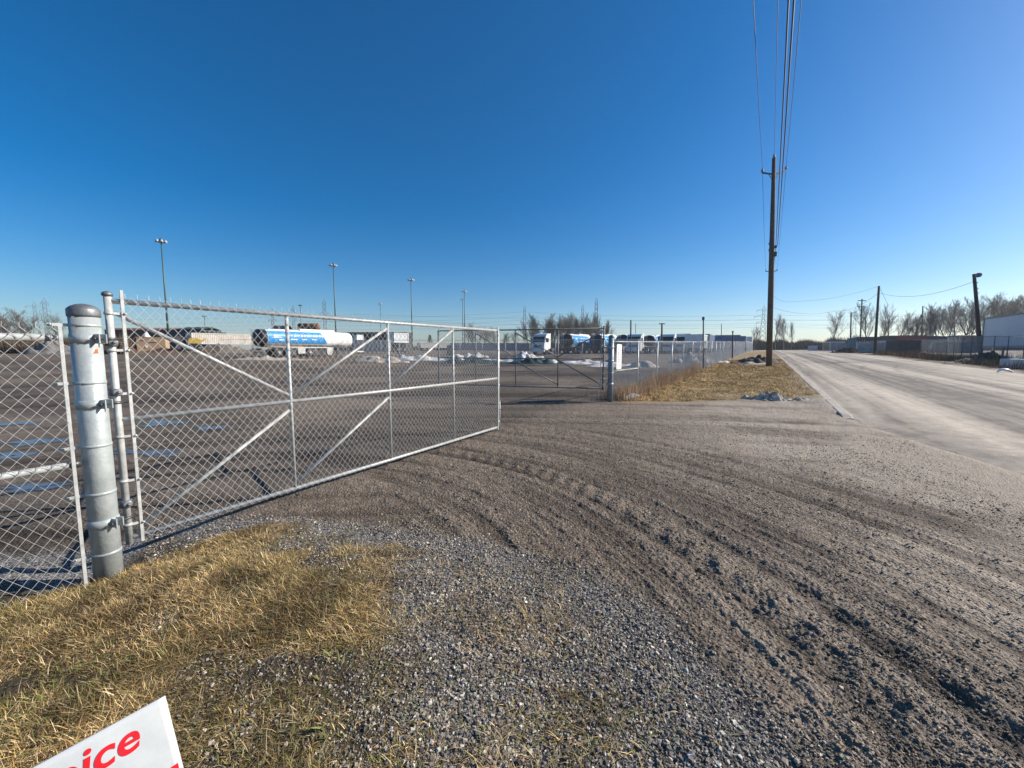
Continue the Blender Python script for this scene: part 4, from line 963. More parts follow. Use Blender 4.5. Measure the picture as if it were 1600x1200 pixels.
# snow banks along the inner fence
for px, Y, a, b_, h_, mm, l in ((415, 40, 4.5, .8, .35, 'snow', 'thin snow streak in front of the blue striped tanker'), (592, 37, 3.6, .9, .7, 'snow', 'dirty snow bank behind the second panel of the near gate'), (648, 42, 5.0, .8, .55, 'snowclean', 'long pale snow bank behind the third gate panel'), (735, 40, 4.4, .9, .8, 'snowclean', 'white snow bank behind the last gate panel'),
                             (735, 36, 4.6, .9, .45, 'tarp', 'dark heap below the white bank behind the last gate panel'), (822, 38, 3.9, 1.0, .85, 'snowclean', 'bright snow bank behind the middle of the open gate'), (835, 35, 3.6, .9, .55, 'tarp', 'dark green heap below the bright snow bank'), (905, 35, 3.3, .8, .4, 'snowclean', 'low snow bank behind the hinge side of the open gate'),
                             (955, 31, 2.2, .8, .4, 'snowclean', 'snow patch left of the far gate post'), (1085, 36, 3.0, 1.2, .9, 'snow', 'dirty snow heap behind the weeds by the road fence'), (1003, 30, 1.6, .8, .45, 'snow', 'little dirty snow heap behind the placard')):
    v = on(px, Y); heap('snow_bank' if mm != 'tarp' else 'dark_heap', l, 'snow bank' if mm != 'tarp' else 'heap', v, a, b_, h_*.8, M[mm], 0, px*.013, n=56, rough_=.9)
# roadside heaps
v = on(1222, 12.4); heap('dirty_snow_pile', 'dirty pale snow pile on the grass near the kerb', 'snow pile', Vector((v.x-.35, v.y, v.z)), .75, .36, .2, M['snow'], R(-6), 4.2, n=64, rough_=1.2)
heap('snow_strip', 'flat dirty snow strip reaching from the pale pile to the kerb', 'snow strip', Vector((v.x+.55, v.y-.25, v.z)), .85, .2, .06, M['snow'], R(-4), 2.7, n=64, rough_=1.3)
v = on(1186, 34); heap('mud_pile', 'black mud pile with snow behind the tall utility pole', 'mud pile', v, 2.6, 1.5, .55, M['soil'], 0, 6.1, n=56, rough_=.9)
v = on(1178, 32.2); heap('mud_snow', 'grey snow crust on the near side of the black mud pile', 'snow patch', v, 1.7, .35, .22, M['snow'], 0, 3.1, rough_=.9)
# broken slab by the far gate post
x, y = G(985, 624); g = MB()
pr = [(-.26, .0), (-.22, .06), (-.05, .10), (.10, .16), (.27, .13), (.26, .07), (.16, .085), (.08, .02), (-.06, .04), (-.12, .0)]
g.prism(pr, -.12, .12, 'Y'); o = g.build('broken_slab', M['white']); o.location = (x, y, tz(x, y)+.03); o.rotation_euler = (0, 0, .25); tag(o, 'broken white slab lying on the ground by the far gate post', 'debris')
x, y = G(1133, 566); o = heap('white_scrap', 'small white scrap on the grass beside the road fence', 'debris', (x, y, tz(x, y)), .5, .3, .16, M['white'], 0, 1.2)

# ------------------------------------------------------------------ right side of the road
# big box trailer in shade: runs parallel to the road, towards the camera
Yt = 40.; e = on(1534, Yt); zt_ = ztop(1534, 497, Yt)
Lt_ = 14.5; loc = Vector((e.x, e.y, e.z))-Vector((DR.x, DR.y, 0))*Lt_
container('big_trailer', 'big white box trailer in shade at the right edge', loc+Vector((NR.x, NR.y, 0))*1.25, (Lt_, 2.55, zt_-e.z-1.0), M['trailer'], RZR, 'trailer', None, False, M['trailer'], True, 1.0, M['grey'])
for px, Y, l in ((1586, 24.5, 'left concrete block at the right edge below the trailer'), (1613, 23.4, 'right concrete block at the right edge below the trailer')):
    v = on(px, Y); g = thing('concrete_block', l, 'concrete block', v, R(-8), 'concrete blocks')
    MB().box((0, 0, .3), (1.05, .6, .6), bev=.04).build('block', M['concpale'], g); MB().box((0, 0, .62), (.4, .22, .06), bev=.02).build('lug', M['concpale'], g)
# scrap bins
def rbin(label, px, Y, L_, H_, m, rz=0., flip=1, z0=.12):
    v = on(px, Y); g = thing('scrap_bin', label, 'skip bin', v, rz, 'scrap bins across the road')
    pr = [(0, z0), (L_*.72, z0), (L_*.88, z0+H_*.35), (L_, z0+H_*.95), (L_, z0+H_), (0, z0+H_)]
    if flip < 0: pr = [(L_-x, z) for x, z in pr][::-1]
    MB().prism(pr, -1.15, 1.15, 'Y').build('body', m, g)
    b = MB()
    for k in range(1, int(L_/.7)): 
        x = k*.7*(1 if flip > 0 else 1)
        if (x < L_*.72 if flip > 0 else x > L_*.28): b.box((x, -1.18, z0+H_*.5), (.09, .07, H_*.96))
    b.box((L_/2, -1.18, z0+H_-.05), (L_, .1, .12)); b.build('ribs', m, g)
    b = MB(); b.box((L_*.4, -.6, z0*.5), (L_*.7, .16, z0)); b.box((L_*.4, .6, z0*.5), (L_*.7, .16, z0)); b.build('skids', M['frame'], g)
    return g
ang = R(-10)
rbin('dark blue skip bin with a sloped end across the road', 1394, 52, 3.6, 1.75, M['dgrey'], ang)
rbin('grey ribbed skip bin right of the dark blue one', 1434, 60, 5.4, 1.75, M['grey'], ang, -1)
rbin('pale grey skip bin with a dark load left of the dark blue one', 1347, 62, 3.6, 1.5, M['grey'], ang)
rbin('light grey skip bin behind the bare pole across the road', 1368, 66, 3.8, 1.9, M['grey'], ang, -1)
rbin('long dull bin in front of the big white trailer', 1470, 56, 5.0, 1.5, M['dgrey'], ang)
v = on(1331, 80); container('teal_container', 'dark teal shipping container left of the scrap bins', v, (6.0, 2.5, 2.7), M['teal'], R(-6), 'container', None, True, M['teal'])
v = on(1345, 78); container('dark_container', 'dark container with rusty top right of the teal one', v, (5.4, 2.4, 2.9), M['dgrey'], R(-6), 'container', None, True, M['dgrey'])
v = on(1381, 84); container('red_container', 'dull red container behind the dark blue skip bin', v, (7.0, 2.4, 3.3), M['red'], R(-8), 'container', None, True, M['red'])
v = on(1412, 88); container('brown_container', 'brown container behind the grey ribbed bin', v, (6.0, 2.4, 3.3), M['navy'], R(-8), 'container', None, True, M['rust'])
v = on(1438, 84); container('navy_container', 'navy container behind the grey ribbed bin', v, (9.5, 2.4, 3.1), M['navy'], R(-8), 'container', None, True, M['navy'])
v = on(1488, 80); container('white_top_container', 'rusty container with a white roof edge left of the leaning lamp pole', v, (6.0, 2.4, 3.2), M['rust'], R(-8), 'container', None, True, M['rust'], False, 0, M['whited'])
v = on(1291, 95); container('white_roof_cabin', 'small cabin with a white roof edge at the bend of the road', v, (3.2, 2.4, 2.2), M['grey'], R(-6), 'cabin', None, False, M['tan'], False, 0, M['white'])
v = on(1311, 90); container('low_grey_bin', 'low grey container between the small cabin and the teal container', v, (2.6, 2.2, 1.8), M['grey'], R(-6), 'container', None, True, M['grey'])
v = on(1279, 104); container('small_dark_box', 'small dark box left of the white roofed cabin', v, (2.0, 2.0, 1.5), M['dgrey'], R(-6), 'box', None, False)
v = on(1266, 104); container('small_pale_box', 'small pale box at the road bend, leftmost of the yard boxes', v, (1.2, 1.6, 1.3), M['concpale'], R(-6), 'box', None, False)
heap('scrap_heap', 'dark scrap heap in front of the teal container', 'scrap heap', on(1325, 64), 3.4, 1.0, .55, M['soil'], 0, 2.2, rough_=1.2)
heap('snow_patch', 'white snow patch between the skip bins and the dry brush', 'snow patch', on(1447, 48), 2.0, .6, .32, M['snowclean'], 0, 2.9, rough_=.8)
heap('white_rubble', 'pale rubble by the foot of the bare wooden pole', 'rubble', on(1385, 54), 2.2, .5, .22, M['snow'], 0, 7.9, rough_=1.2)
x, y = G(1572, 582); b = MB(); b.tube([(-.5, 0, .02), (-.2, .05, .16), (.1, .05, .13), (.4, 0, .0)], [.03, .07, .07, .03], 6); o = b.build('pale_strip', M['white']); o.location = (x, y, tz(x, y)+.02); tag(o, 'curved white strip of litter on the verge at the right edge', 'litter')
heap('dark_verge_heap', 'dark weedy mound under the fence at the right', 'mound', on(1545, 31), 5.5, 1.1, .55, M['soil'], R(20), 4.4, rough_=.9)
# ------------------------------------------------------------------ bare trees
def tree_mesh(seed, H, spread=.5, dens=1., minr=.011):
    rd = random.Random(seed); tr = MB(); br_ = MB()
    def grow(p, d, L_, r, lev, dest):
        n_ = 4 if lev < 2 else 3; pts = [p.copy()]; q = p.copy(); dd = d.copy()
        for i in range(n_):
            dd = (dd+Vector((rd.uniform(-1, 1), rd.uniform(-1, 1), rd.uniform(-.3, .7)))*.16).normalized(); q = q+dd*L_/n_; pts.append(q.copy())
        r1 = max(minr*.5, r*.4)
        dest.tube(pts, [r+(r1-r)*i/n_ for i in range(n_+1)], 7 if lev == 0 else (5 if lev == 1 else 3), caps=False)
        if lev >= 4: return
        nb = (10, 7, 6, 4)[lev]; nb = max(2, int(nb*dens+rd.random()))
        for k in range(nb):
            t = (.28 if lev == 0 else .15)+(.72 if lev == 0 else .85)*(k+rd.random())/nb; t = min(t, .98); f = t*n_; i = min(int(f), n_-1); o = pts[i].lerp(pts[i+1], f-i)
            ax = dd.orthogonal().normalized(); ax.rotate(Matrix.Rotation(rd.uniform(0, 6.283), 3, dd))
            an = rd.uniform(.35, .85)*(spread+.5); nd = (dd*math.cos(an)+ax*math.sin(an)); nd.z += .35; nd.normalize()
            grow(o, nd, L_*rd.uniform(.36, .60)*(1.15-.5*t if lev == 0 else 1), max(minr, r*rd.uniform(.32, .5)*(1.1-.5*t)), lev+1, br_)
    grow(Vector((0, 0, -.2)), Vector((0, 0, 1)), H*.85, H*.017, 0, tr)
    return tr, br_
TV = []
for i, (sd, spr, dn) in enumerate(((1, .45, 1.0), (5, .3, 1.05), (9, .55, 1.1), (14, .2, .95), (22, .75, 1.0))):
    TV.append(tree_mesh(sd, 10., spr, dn))
TM = {}
def bare_tree(px, Y, py_top, v, label, group=None, m='bark', rz=0., wide=1.):
    b0 = on(px, Y); Hh = ztop(px, py_top, Y)-b0.z
    r = thing('bare_tree', label, 'tree', b0, rz, group); k = Hh/10.5; r.scale = (k*wide, k*wide, k)
    if (v, m) not in TM:
        a = TV[v][0].build('trunk', M[m], r); c_ = TV[v][1].build('crown', M[m], r); TM[(v, m)] = (a.data, c_.data)
    else:
        for nm, me in zip(('trunk', 'crown'), TM[(v, m)]):
            o_ = bpy.data.objects.new(nm, me); C.objects.link(o_); o_.parent = r
    return r
rd = random.Random(3)
gA = 'bare trees in the clump behind the open gate'; lA = 'bare grey tree in the dense clump rising behind the open gate'
for i in range(34):
    px = 828+i*3.7+rd.uniform(-4, 4); bare_tree(px, rd.uniform(118, 150), 497+rd.uniform(-2, 12)+(6 if px < 840 or px > 935 else 0), rd.choice((1, 3, 0, 2)), lA, gA, 'bark', rd.uniform(0, 6), 1.1)
gB = 'far bushes left of the clump'; lB = 'low bare tree on the horizon behind the last panel of the near gate'
for i in range(9): bare_tree(732+i*8.5+rd.uniform(-3, 3), rd.uniform(150, 175), 505+rd.uniform(0, 12)+(8 if i > 5 else 0), rd.choice((0, 2, 4)), lB, gB, 'bark', rd.uniform(0, 6), 1.3)
gC = 'bare trees behind the yard on the right'; lC = 'bare tree in the dense row behind the big white trailer and bins'
for i in range(26):
    px = 1402+i*9.0+rd.uniform(-4, 4); tp = np.interp(px, [1400, 1450, 1470, 1520, 1560, 1640], [496, 492, 484, 478, 470, 466]); bare_tree(px, rd.uniform(84, 112), tp+rd.uniform(-8, 8), rd.choice((0, 2, 4, 0, 1)), lC, gC, 'bark2', rd.uniform(0, 6), 1.05)
bare_tree(1297.5, 118, 488, 4, 'lone wide crowned bare tree left of the roadside poles on the right', None, 'bark', 1.)
bare_tree(1355, 108, 481, 1, 'slender bare tree just right of the twin armed pole', None, 'bark', 2.)
bare_tree(1384, 106, 484, 3, 'slender bare tree right of the bare wooden pole', None, 'bark', 3.)
bare_tree(1376, 112, 496, 0, 'small bare tree behind the bare wooden pole', None, 'bark', 4.)
bare_tree(1211, 130, 498, 3, 'thin bare tree just right of the tall utility pole', None, 'bark', 5.)
bare_tree(1224, 135, 502, 1, 'small bare tree over the end of the road', None, 'bark', .4)
bare_tree(1236.5, 150, 508, 3, 'faint thin sapling right of the small bare tree over the road end', None, 'bark', 1.4)
bare_tree(1178, 120, 513, 0, 'small bush like tree left of the wide armed pylon', None, 'bark', 2.4)
for i in range(6): bare_tree(2+i*9, rd.uniform(95, 120), 490+rd.uniform(-3, 10), rd.choice((0, 2, 4)), 'bare tree on the bank at the far left edge behind the close fence', 'bare trees at the far left', 'bark', rd.uniform(0, 6), 1.3)
bare_tree(94, 110, 493, 4, 'low bare tree just left of the big gate post', None, 'bark2', 3.3, 1.3)
for px, Y, tp in ((672, 120, 523),):
    g = thing('evergreen_tree', 'small dark pointed evergreen on the horizon behind the third gate panel', 'tree', on(px, Y))
    hh = ztop(px, tp, Y)-g.location.z; MB().tube([(0, 0, 0), (0, 0, hh*.9)], [.15, .04], 6).build('trunk', M['bark'], g)
    V = []; Fs = []; r0 = random.Random(2)
    for k in range(900):
        t = r0.random()**.7; rr_ = (1-t)*1.7*r0.random()**.5; a = r0.uniform(0, 6.28); p = Vector((rr_*math.cos(a), rr_*math.sin(a), .4+t*(hh-.4))); d_ = Vector((math.cos(a), math.sin(a), -.4))*.35; s_ = Vector((-math.sin(a), math.cos(a), 0))*.09
        o = len(V); V += [p, p+d_+s_, p+d_-s_]; Fs.append((o, o+1, o+2))
    mb = MB(); mb._add(V, Fs); mb.build('crown', M['green_leaf'], g)

# ------------------------------------------------------------------ uncountable growth: brush, far wood
def twigs(name, label, cat, P, hgt, wid, colr, lean=.5, m='twig', bend=.25):
    """P (n,3) base points: tapered, bent three-sided stems"""
    n = len(P); P = np.asarray(P); hgt = np.broadcast_to(hgt, n); wid = np.broadcast_to(wid, n)
    a = rng.random(n)*6.283; l = np.abs(rng.normal(0, 1, n))*lean
    d = np.stack([np.cos(a)*l, np.sin(a)*l, np.ones(n)], -1); d /= np.linalg.norm(d, axis=1)[:, None]
    a2 = rng.random(n)*6.283; bd = np.stack([np.cos(a2), np.sin(a2), -.3*np.ones(n)], -1)*bend
    p1 = P+d*hgt[:, None]*.55; p2 = p1+(d+bd)*hgt[:, None]*.5
    ph = rng.random(n)*6.283; V = np.zeros((n, 7, 3))
    for k in range(3):
        q = ph+2.094*k; o_ = np.stack([np.cos(q), np.sin(q), 0*q], -1)*wid[:, None]
        V[:, k] = P+o_; V[:, 3+k] = p1+o_*.75
    V[:, 6] = p2
    i = (np.arange(n)*7)[:, None]
    fq = []
    for k in range(3):
        k2 = (k+1) % 3; fq.append(np.concatenate([i+k, i+k2, i+3+k2, i+3+k], 1)); fq.append(np.concatenate([i+3+k, i+3+k2, i+6, i+6], 1))
    T = np.concatenate(fq)
    tri = np.concatenate([T[:, [0, 1, 2]], T[:, [0, 2, 3]]]); tri = tri[(tri[:, 0] != tri[:, 1]) & (tri[:, 1] != tri[:, 2]) & (tri[:, 0] != tri[:, 2])]
    o_ = npmesh(name, V, tri, M[m], col=np.repeat(colr, 7, axis=0)); tag(o_, label, cat); o_['kind'] = 'stuff'; return o_
def pts_px(n, x0, x1, Y0, Y1):
    px = rng.uniform(x0, x1, n); Y_ = rng.uniform(Y0, Y1, n); X_ = (px-800)/F/cp*Y_*1.0
    X_ = np.array((px-800)/F)*Y_/(cp+.0866*sp_); return np.stack([X_, Y_, base_z(X_, Y_)], -1), px
P, px = pts_px(16000, 1170, 1345, 150, 210); hh = (2.4+4.5*fbm(px*.05, px*0, 601)+3.0*np.clip((px-1285)/60, 0, 1)*vn(px*.2, px*0, 606))*rng.uniform(.3, 1, len(P))
twigs('distant_wood', 'dark distant wood across the end of the road', 'wood', P, hh, .12, np.array([.055, .057, .062])[None]*rng.uniform(.5, 1.5, (len(P), 1)), .35)
P, px = pts_px(7000, 1385, 1680, 84, 112); hh = 4.2*rng.uniform(.2, 1, len(P))*(.6+.6*fbm(px*.04, px*0, 602))
twigs('undergrowth', 'brushy undergrowth below the bare trees on the right', 'undergrowth', P, hh, .05, np.array([.075, .062, .05])[None]*rng.uniform(.5, 1.4, (len(P), 1)), .4)
P, px = pts_px(5000, 830, 970, 110, 150); hh = 3.4*rng.uniform(.2, 1, len(P))
twigs('clump_undergrowth', 'dark brush at the foot of the tree clump behind the open gate', 'undergrowth', P, hh, .05, np.array([.07, .06, .05])[None]*rng.uniform(.5, 1.4, (len(P), 1)), .4)
P, px = pts_px(30000, -60, 200, 52, 100); hh = (1.8+2.2*fbm(px*.06, px*0, 603))*rng.uniform(.2, 1, len(P))
twigs('left_brush', 'brown brush and dead weeds across the far left behind the close fence', 'brush', P, hh, .05, np.array([.13, .098, .07])[None]*rng.uniform(.5, 1.5, (len(P), 1)), .4)
P, px = pts_px(9000, 420, 840, 150, 230); hh = (1.4+2.0*fbm(px*.05, px*0, 604))*rng.uniform(.3, 1, len(P))
twigs('horizon_brush', 'thin grey brush along the horizon behind the yard', 'brush', P, hh, .09, np.array([.085, .082, .08])[None]*rng.uniform(.5, 1.4, (len(P), 1)), .35)
P, px = pts_px(5000, 985, 1180, 130, 190); hh = (1.2+2.4*fbm(px*.05, px*0, 605))*rng.uniform(.3, 1, len(P))
twigs('horizon_brush', 'thin grey brush along the horizon behind the white trucks', 'brush', P, hh, .08, np.array([.085, .08, .075])[None]*rng.uniform(.5, 1.4, (len(P), 1)), .35)
# roadside dry brush on the right
n_ = 9000; s_ = rng.uniform(16, 60, n_); q_ = ROADW+.8+np.abs(rng.normal(0, 2.6, n_)); X_ = KERB0.x+DR.x*s_+NR.x*q_; Y_ = KERB0.y+DR.y*s_+NR.y*q_
cl_ = fbm(X_*.5, Y_*.5, 610); k = cl_ > .42; P = np.stack([X_, Y_, base_z(X_, Y_)], -1)[k]
bc = np.where(rng.random((len(P), 1)) < .4, np.array([[.32, .23, .12]]), np.array([[.16, .10, .075]]))*rng.uniform(.5, 1.3, (len(P), 1))
twigs('roadside_brush', 'reddish dry brush along the far side of the road', 'brush', P, (.25+.7*(cl_[k]-.42)*3)*rng.uniform(.4, 1.2, len(P)), .012, bc, .5)
# tall dead weeds along the road fence
n_ = 3600; s_ = .3+15*rng.random(n_)**1.3; q_ = rng.normal(.05, .28, n_); N2 = (DF.y, -DF.x); X_ = P2.x+DF.x*s_+N2[0]*q_; Y_ = P2.y+DF.y*s_+N2[1]*q_
P = np.stack([X_, Y_, base_z(X_, Y_)], -1); tall = .25+.55*fbm(s_*.6, s_*0, 612)
bc = np.where(rng.random((n_, 1)) < .5, np.array([[.50, .37, .22]]), np.array([[.42, .30, .22]]))*rng.uniform(.5, 1.25, (n_, 1))
twigs('fence_weeds', 'tall dead weeds along the foot of the road fence', 'weeds', P, tall*rng.uniform(.5, 1.35, n_), .006, bc, .22)

# ------------------------------------------------------------------ grass blades
def blades(name, label, X_, Y_, Z_, ln, wd, colr, flatness, wind=None):
    n = len(X_); a = rng.random(n)*6.283 if wind is None else wind+rng.normal(0, 1.1, n)
    up = rng.uniform(.05, 1, n)**flatness; dx = np.cos(a); dy = np.sin(a); hz = np.sqrt(np.clip(1-up*up, 0, 1))
    sx, sy = -dy, dx; P0 = np.stack([X_, Y_, Z_-.004], -1); V = np.zeros((n, 7, 3)); cv = rng.normal(0, .5, n)
    for k, (t, wv) in enumerate(((0, 1), (.38, .9), (.75, .6), (1, 0))):
        hd = hz*t+(.28*t*t); ud = up*t*(1-.42*t*(1.3-up))-.10*t*t
        side = cv*t*t*.35
        c_ = P0+np.stack([(dx*hd+sx*side)*ln, (dy*hd+sy*side)*ln, np.maximum(ud*ln, -.002)+.002], -1)
        o_ = np.stack([sx*wd*wv*.5, sy*wd*wv*.5, 0*sx], -1)
        if k < 3: V[:, 2*k] = c_-o_; V[:, 2*k+1] = c_+o_
        else: V[:, 6] = c_
    i = (np.arange(n)*7)[:, None]
    T = np.concatenate([i+np.array([[0, 1, 3]]), i+np.array([[0, 3, 2]]), i+np.array([[2, 3, 5]]), i+np.array([[2, 5, 4]]), i+np.array([[4, 5, 6]])])
    o_ = npmesh(name, V, T, M['straw'], col=np.repeat(colr, 7, axis=0)); tag(o_, label, 'grass'); o_['kind'] = 'stuff'; return o_
def straw_cols(n, X_, Y_, green=.12):
    pal = np.array([[.40, .27, .105], [.31, .21, .085], [.46, .34, .16], [.22, .135, .06], [.13, .085, .045], [.55, .44, .25]])
    pal = pal*np.array([1.0, .99, .98]); c_ = pal[rng.integers(0, len(pal), n)]*rng.uniform(.4, 1.25, (n, 1))*(.55+.95*sm(.3, .7, fbm(X_*5, Y_*5, 623)))[:, None]
    g_ = (fbm(X_*1.3, Y_*1.3, 620)-.36)*1.5*green*4; isg = rng.random(n) < g_
    c_[isg] = np.array([.20, .21, .06])*rng.uniform(.5, 1.3, (isg.sum(), 1)); return c_
N = 480000
ang = R(-62)+rng.random(N)*R(62); rad = np.sqrt(rng.random(N)*(4.3**2-.9**2)+.9**2)
# more blades close to the camera than far
keepr = rng.random(N) < np.clip(2.9/rad, .5, 1); X_ = np.sin(ang)*rad; Y_ = np.cos(ang)*rad; X_ = X_[keepr]; Y_ = Y_[keepr]
wx = X_+.35*(fbm(X_*1.7, Y_*1.7, 5)-.5); wy = Y_+.35*(fbm(X_*1.7, Y_*1.7, 6)-.5)
sd = pdist(wx, wy, gs_poly)+.5*(fbm(X_*2.3, Y_*2.3, 633)-.5)+.3*(fbm(X_*7, Y_*7, 634)-.5)
clump = fbm(X_*3.2, Y_*3.2, 630); bald = fbm(X_*2.6+4, Y_*2.6, 631)
dens = sm(.3, -.3, sd)*sm(.2, .46, clump)*(1-.8*sm(-1.1, -.35, X_)*sm(.36, .52, bald)*sm(3.0, 2.2, Y_))*(.45+.55*sm(-.5, -1.3, X_))
k = rng.random(len(X_)) < dens
# tufts out on the gravel
tx = [(-.3, 2.7), (-.45, 2.1), (-.15, 1.35), (-.05, 2.05), (.22, 2.3), (.15, 1.95), (-.35, 2.35), (.3, 1.65), (.42, 1.5), (-.2, 1.75), (.05, 1.55), (.1, 2.6)]
TX = np.concatenate([rng.normal(a, .26, 800) for a, b_ in tx]); TY = np.concatenate([rng.normal(b_, .17, 800) for a, b_ in tx])
X_ = np.concatenate([X_[k], TX]); Y_ = np.concatenate([Y_[k], TY]); n_ = len(X_)
cl2 = fbm(X_*3.2, Y_*3.2, 630)
ln = (.026+.038*sm(.3, .7, cl2))*rng.uniform(.5, 1.7, n_); wd = rng.uniform(.0018, .004, n_)
blades('dry_grass', 'matted dry straw coloured grass covering the near left corner', X_, Y_, gh(X_, Y_), ln, wd, straw_cols(n_, X_, Y_), 1.7)
# longer bleached stalks and a few green leaves
m_ = rng.choice(n_, 2200, replace=False); blades('grass_stalks', 'longer bleached stalks sticking out of the near dry grass', X_[m_], Y_[m_], gh(X_[m_], Y_[m_]), rng.uniform(.05, .12, len(m_)), rng.uniform(.0015, .003, len(m_)), np.array([[.56, .45, .26]])*rng.uniform(.6, 1.1, (len(m_), 1)), .6)
gx_, gy_ = [], []
for a, b_ in ((-.95, 1.95), (-.85, 1.5)):
    gx_.append(rng.normal(a, .05, 26)); gy_.append(rng.normal(b_, .05, 26))
gx_ = np.concatenate(gx_); gy_ = np.concatenate(gy_)
blades('green_weeds', 'few small green weed leaves among the near dry grass', gx_, gy_, gh(gx_, gy_), rng.uniform(.03, .075, len(gx_)), rng.uniform(.006, .013, len(gx_)), np.array([[.17, .17, .06]])*rng.uniform(.6, 1.3, (len(gx_), 1)), .5)
# road strip grass
n_ = 170000; s_ = 34*rng.random(n_)**1.5; t_ = rng.random(n_)
X_ = np.zeros(n_); Y_ = np.zeros(n_)
A_ = np.array(P2)[None]+np.array(DF)[None]*s_[:, None]; A_ -= np.array([.5, .3])*0; Bk = np.array(KERB0)[None]+np.array(DR)[None]*(s_[:, None]+4.2)
XY = A_+(Bk-A_)*t_[:, None]; X_, Y_ = XY[:, 0], XY[:, 1]
sd = pdist(X_+.8*(fbm(X_*.9, Y_*.9, 640)-.5), Y_+.8*(fbm(X_*.9, Y_*.9, 641)-.5), st_poly)
k = rng.random(n_) < sm(.2, -.5, sd)*sm(.22, .5, fbm(X_*1.1, Y_*1.1, 642))*(1-.7*sm(.72, .95, t_)*sm(16, 6, s_)); X_ = X_[k]; Y_ = Y_[k]; s_ = s_[k]; n_ = len(X_)
blades('verge_grass', 'straw coloured grass on the strip between the road fence and the kerb', X_, Y_, gh(X_, Y_), rng.uniform(.05, .15, n_), rng.uniform(.006, .011, n_)*(1+s_*.06), straw_cols(n_, X_, Y_, .03)*1.6, 1.2)

# ------------------------------------------------------------------ loose stones
def stones(name, label, X_, Y_, Z_, sz, colr):
    n = len(X_); base = np.array([[-1, -1, -.6], [1, -1, -.6], [1, 1, -.6], [-1, 1, -.6], [-.7, -.7, .6], [.7, -.7, .6], [.7, .7, .6], [-.7, .7, .6]])*.55
    V = base[None]*(1+rng.uniform(-.42, .42, (n, 8, 3))); sc_ = sz[:, None, None]*rng.uniform(.65, 1.25, (n, 1, 3)); V = V*sc_
    t = rng.random(n)*6.283; tl = rng.normal(0, .5, n)
    c_, s2 = np.cos(tl)[:, None], np.sin(tl)[:, None]; y2 = V[:, :, 1]*c_-V[:, :, 2]*s2; z2_ = V[:, :, 1]*s2+V[:, :, 2]*c_
    c_, s2 = np.cos(t)[:, None], np.sin(t)[:, None]; x2 = V[:, :, 0]*c_-y2*s2; y3 = V[:, :, 0]*s2+y2*c_
    V = np.stack([x2+X_[:, None], y3+Y_[:, None], z2_+(Z_+sz*.18)[:, None]], -1)
    fq = np.array([[3, 2, 1, 0], [4, 5, 6, 7], [0, 1, 5, 4], [1, 2, 6, 5], [2, 3, 7, 6], [3, 0, 4, 7]])
    T = ((np.arange(n)*8)[:, None, None]+fq[None]).reshape(-1, 4)
    o_ = npmesh(name, V, T, M['stone'], col=np.repeat(colr, 8, axis=0)); tag(o_, label, 'gravel'); o_['kind'] = 'stuff'; return o_
def stone_cols(n):
    v_ = np.clip(rng.lognormal(-1.6, .6, n), .05, .68)[:, None]; return v_*np.array([[1, .90, .75]])*(1+rng.normal(0, .04, (n, 3)))
N = 680000; ang = R(-45)+rng.random(N)*R(98); rad = .9+4.6*rng.random(N)**1.25; X_ = np.sin(ang)*rad; Y_ = np.cos(ang)*rad
wx = X_+.35*(fbm(X_*1.7, Y_*1.7, 5)-.5)+.12*(fbm(X_*9, Y_*9, 8)-.5); wy = Y_+.35*(fbm(X_*1.7, Y_*1.7, 6)-.5)+.12*(fbm(X_*9, Y_*9, 9)-.5)
sd = pdist(wx, wy, gr_poly); cl_ = fbm(X_*2.5, Y_*2.5, 650)
gsd = pdist(wx, wy, gs_poly)
pr_ = sm(.2, -.25, sd)*(.35+.65*sm(.35, .6, cl_))*(1-.8*sm(.1, -.6, gsd)); k = rng.random(N) < pr_*np.clip(1.1-.12*rad, .2, 1); X_ = X_[k]; Y_ = Y_[k]; n_ = len(X_)
sz = np.clip(rng.lognormal(-5.22, .46, n_), .0025, .018)
stones('gravel', 'loose grey crushed stone spread over the near ground', X_, Y_, gh(X_, Y_), sz, stone_cols(n_))
N = 300000; ang = R(-20)+rng.random(N)*R(84); rad = 1.0+9*rng.random(N)**1.5; X_ = np.sin(ang)*rad; Y_ = np.cos(ang)*rad; sd = pdist(X_, Y_, gr_poly); _, q_ = road_sq(X_, Y_)
k = (sd > -.1) & (q_ < .4) & (rng.random(N) < .35+.65*sm(.45, .65, fbm(X_*1.5, Y_*1.5, 652))) & (pdist(X_, Y_, gs_poly) > .2); X_ = X_[k]; Y_ = Y_[k]; n_ = len(X_)
stones('loose_stones', 'scattered small stones over the rutted entrance', X_, Y_, gh(X_, Y_), np.clip(rng.lognormal(-5.55, .5, n_), .0022, .018), stone_cols(n_)*np.array([[.74, .70, .64]]))

# ------------------------------------------------------------------ the sign in the corner
Cs = Vector((0, 0, EYE))+Vector(ray(258, 1087))*1.3
su = Vector((-.736, -.663, -.139)).normalized(); sv = Vector((.305, -.141, -.942)); sv = (sv-su*sv.dot(su)).normalized(); sn = su.cross(sv).normalized()
if sn.y > 0: sn = -sn
sg = thing('lawn_sign', 'white lawn sign with red lettering leaning in the bottom left corner', 'sign', Cs)
rot = Matrix((su, sv, sn)).transposed()     # local x = along the top edge to the left, y = down the right edge, z = towards the viewer
def sab(px, py):
    r_ = Vector(ray(px, py)); o_ = Vector((0, 0, EYE)); t = (Cs-o_).dot(sn)/r_.dot(sn); d_ = o_+r_*t-Cs; return d_.dot(su), d_.dot(sv)
def warp(x, y): return .004*math.sin(x*9+.6)*math.sin(y*7+.4)+.003*mnoise.noise(Vector((x*14, y*14, 0)))*min(1, x*20, y*20)
b = MB(); nx_, ny_ = 30, 23
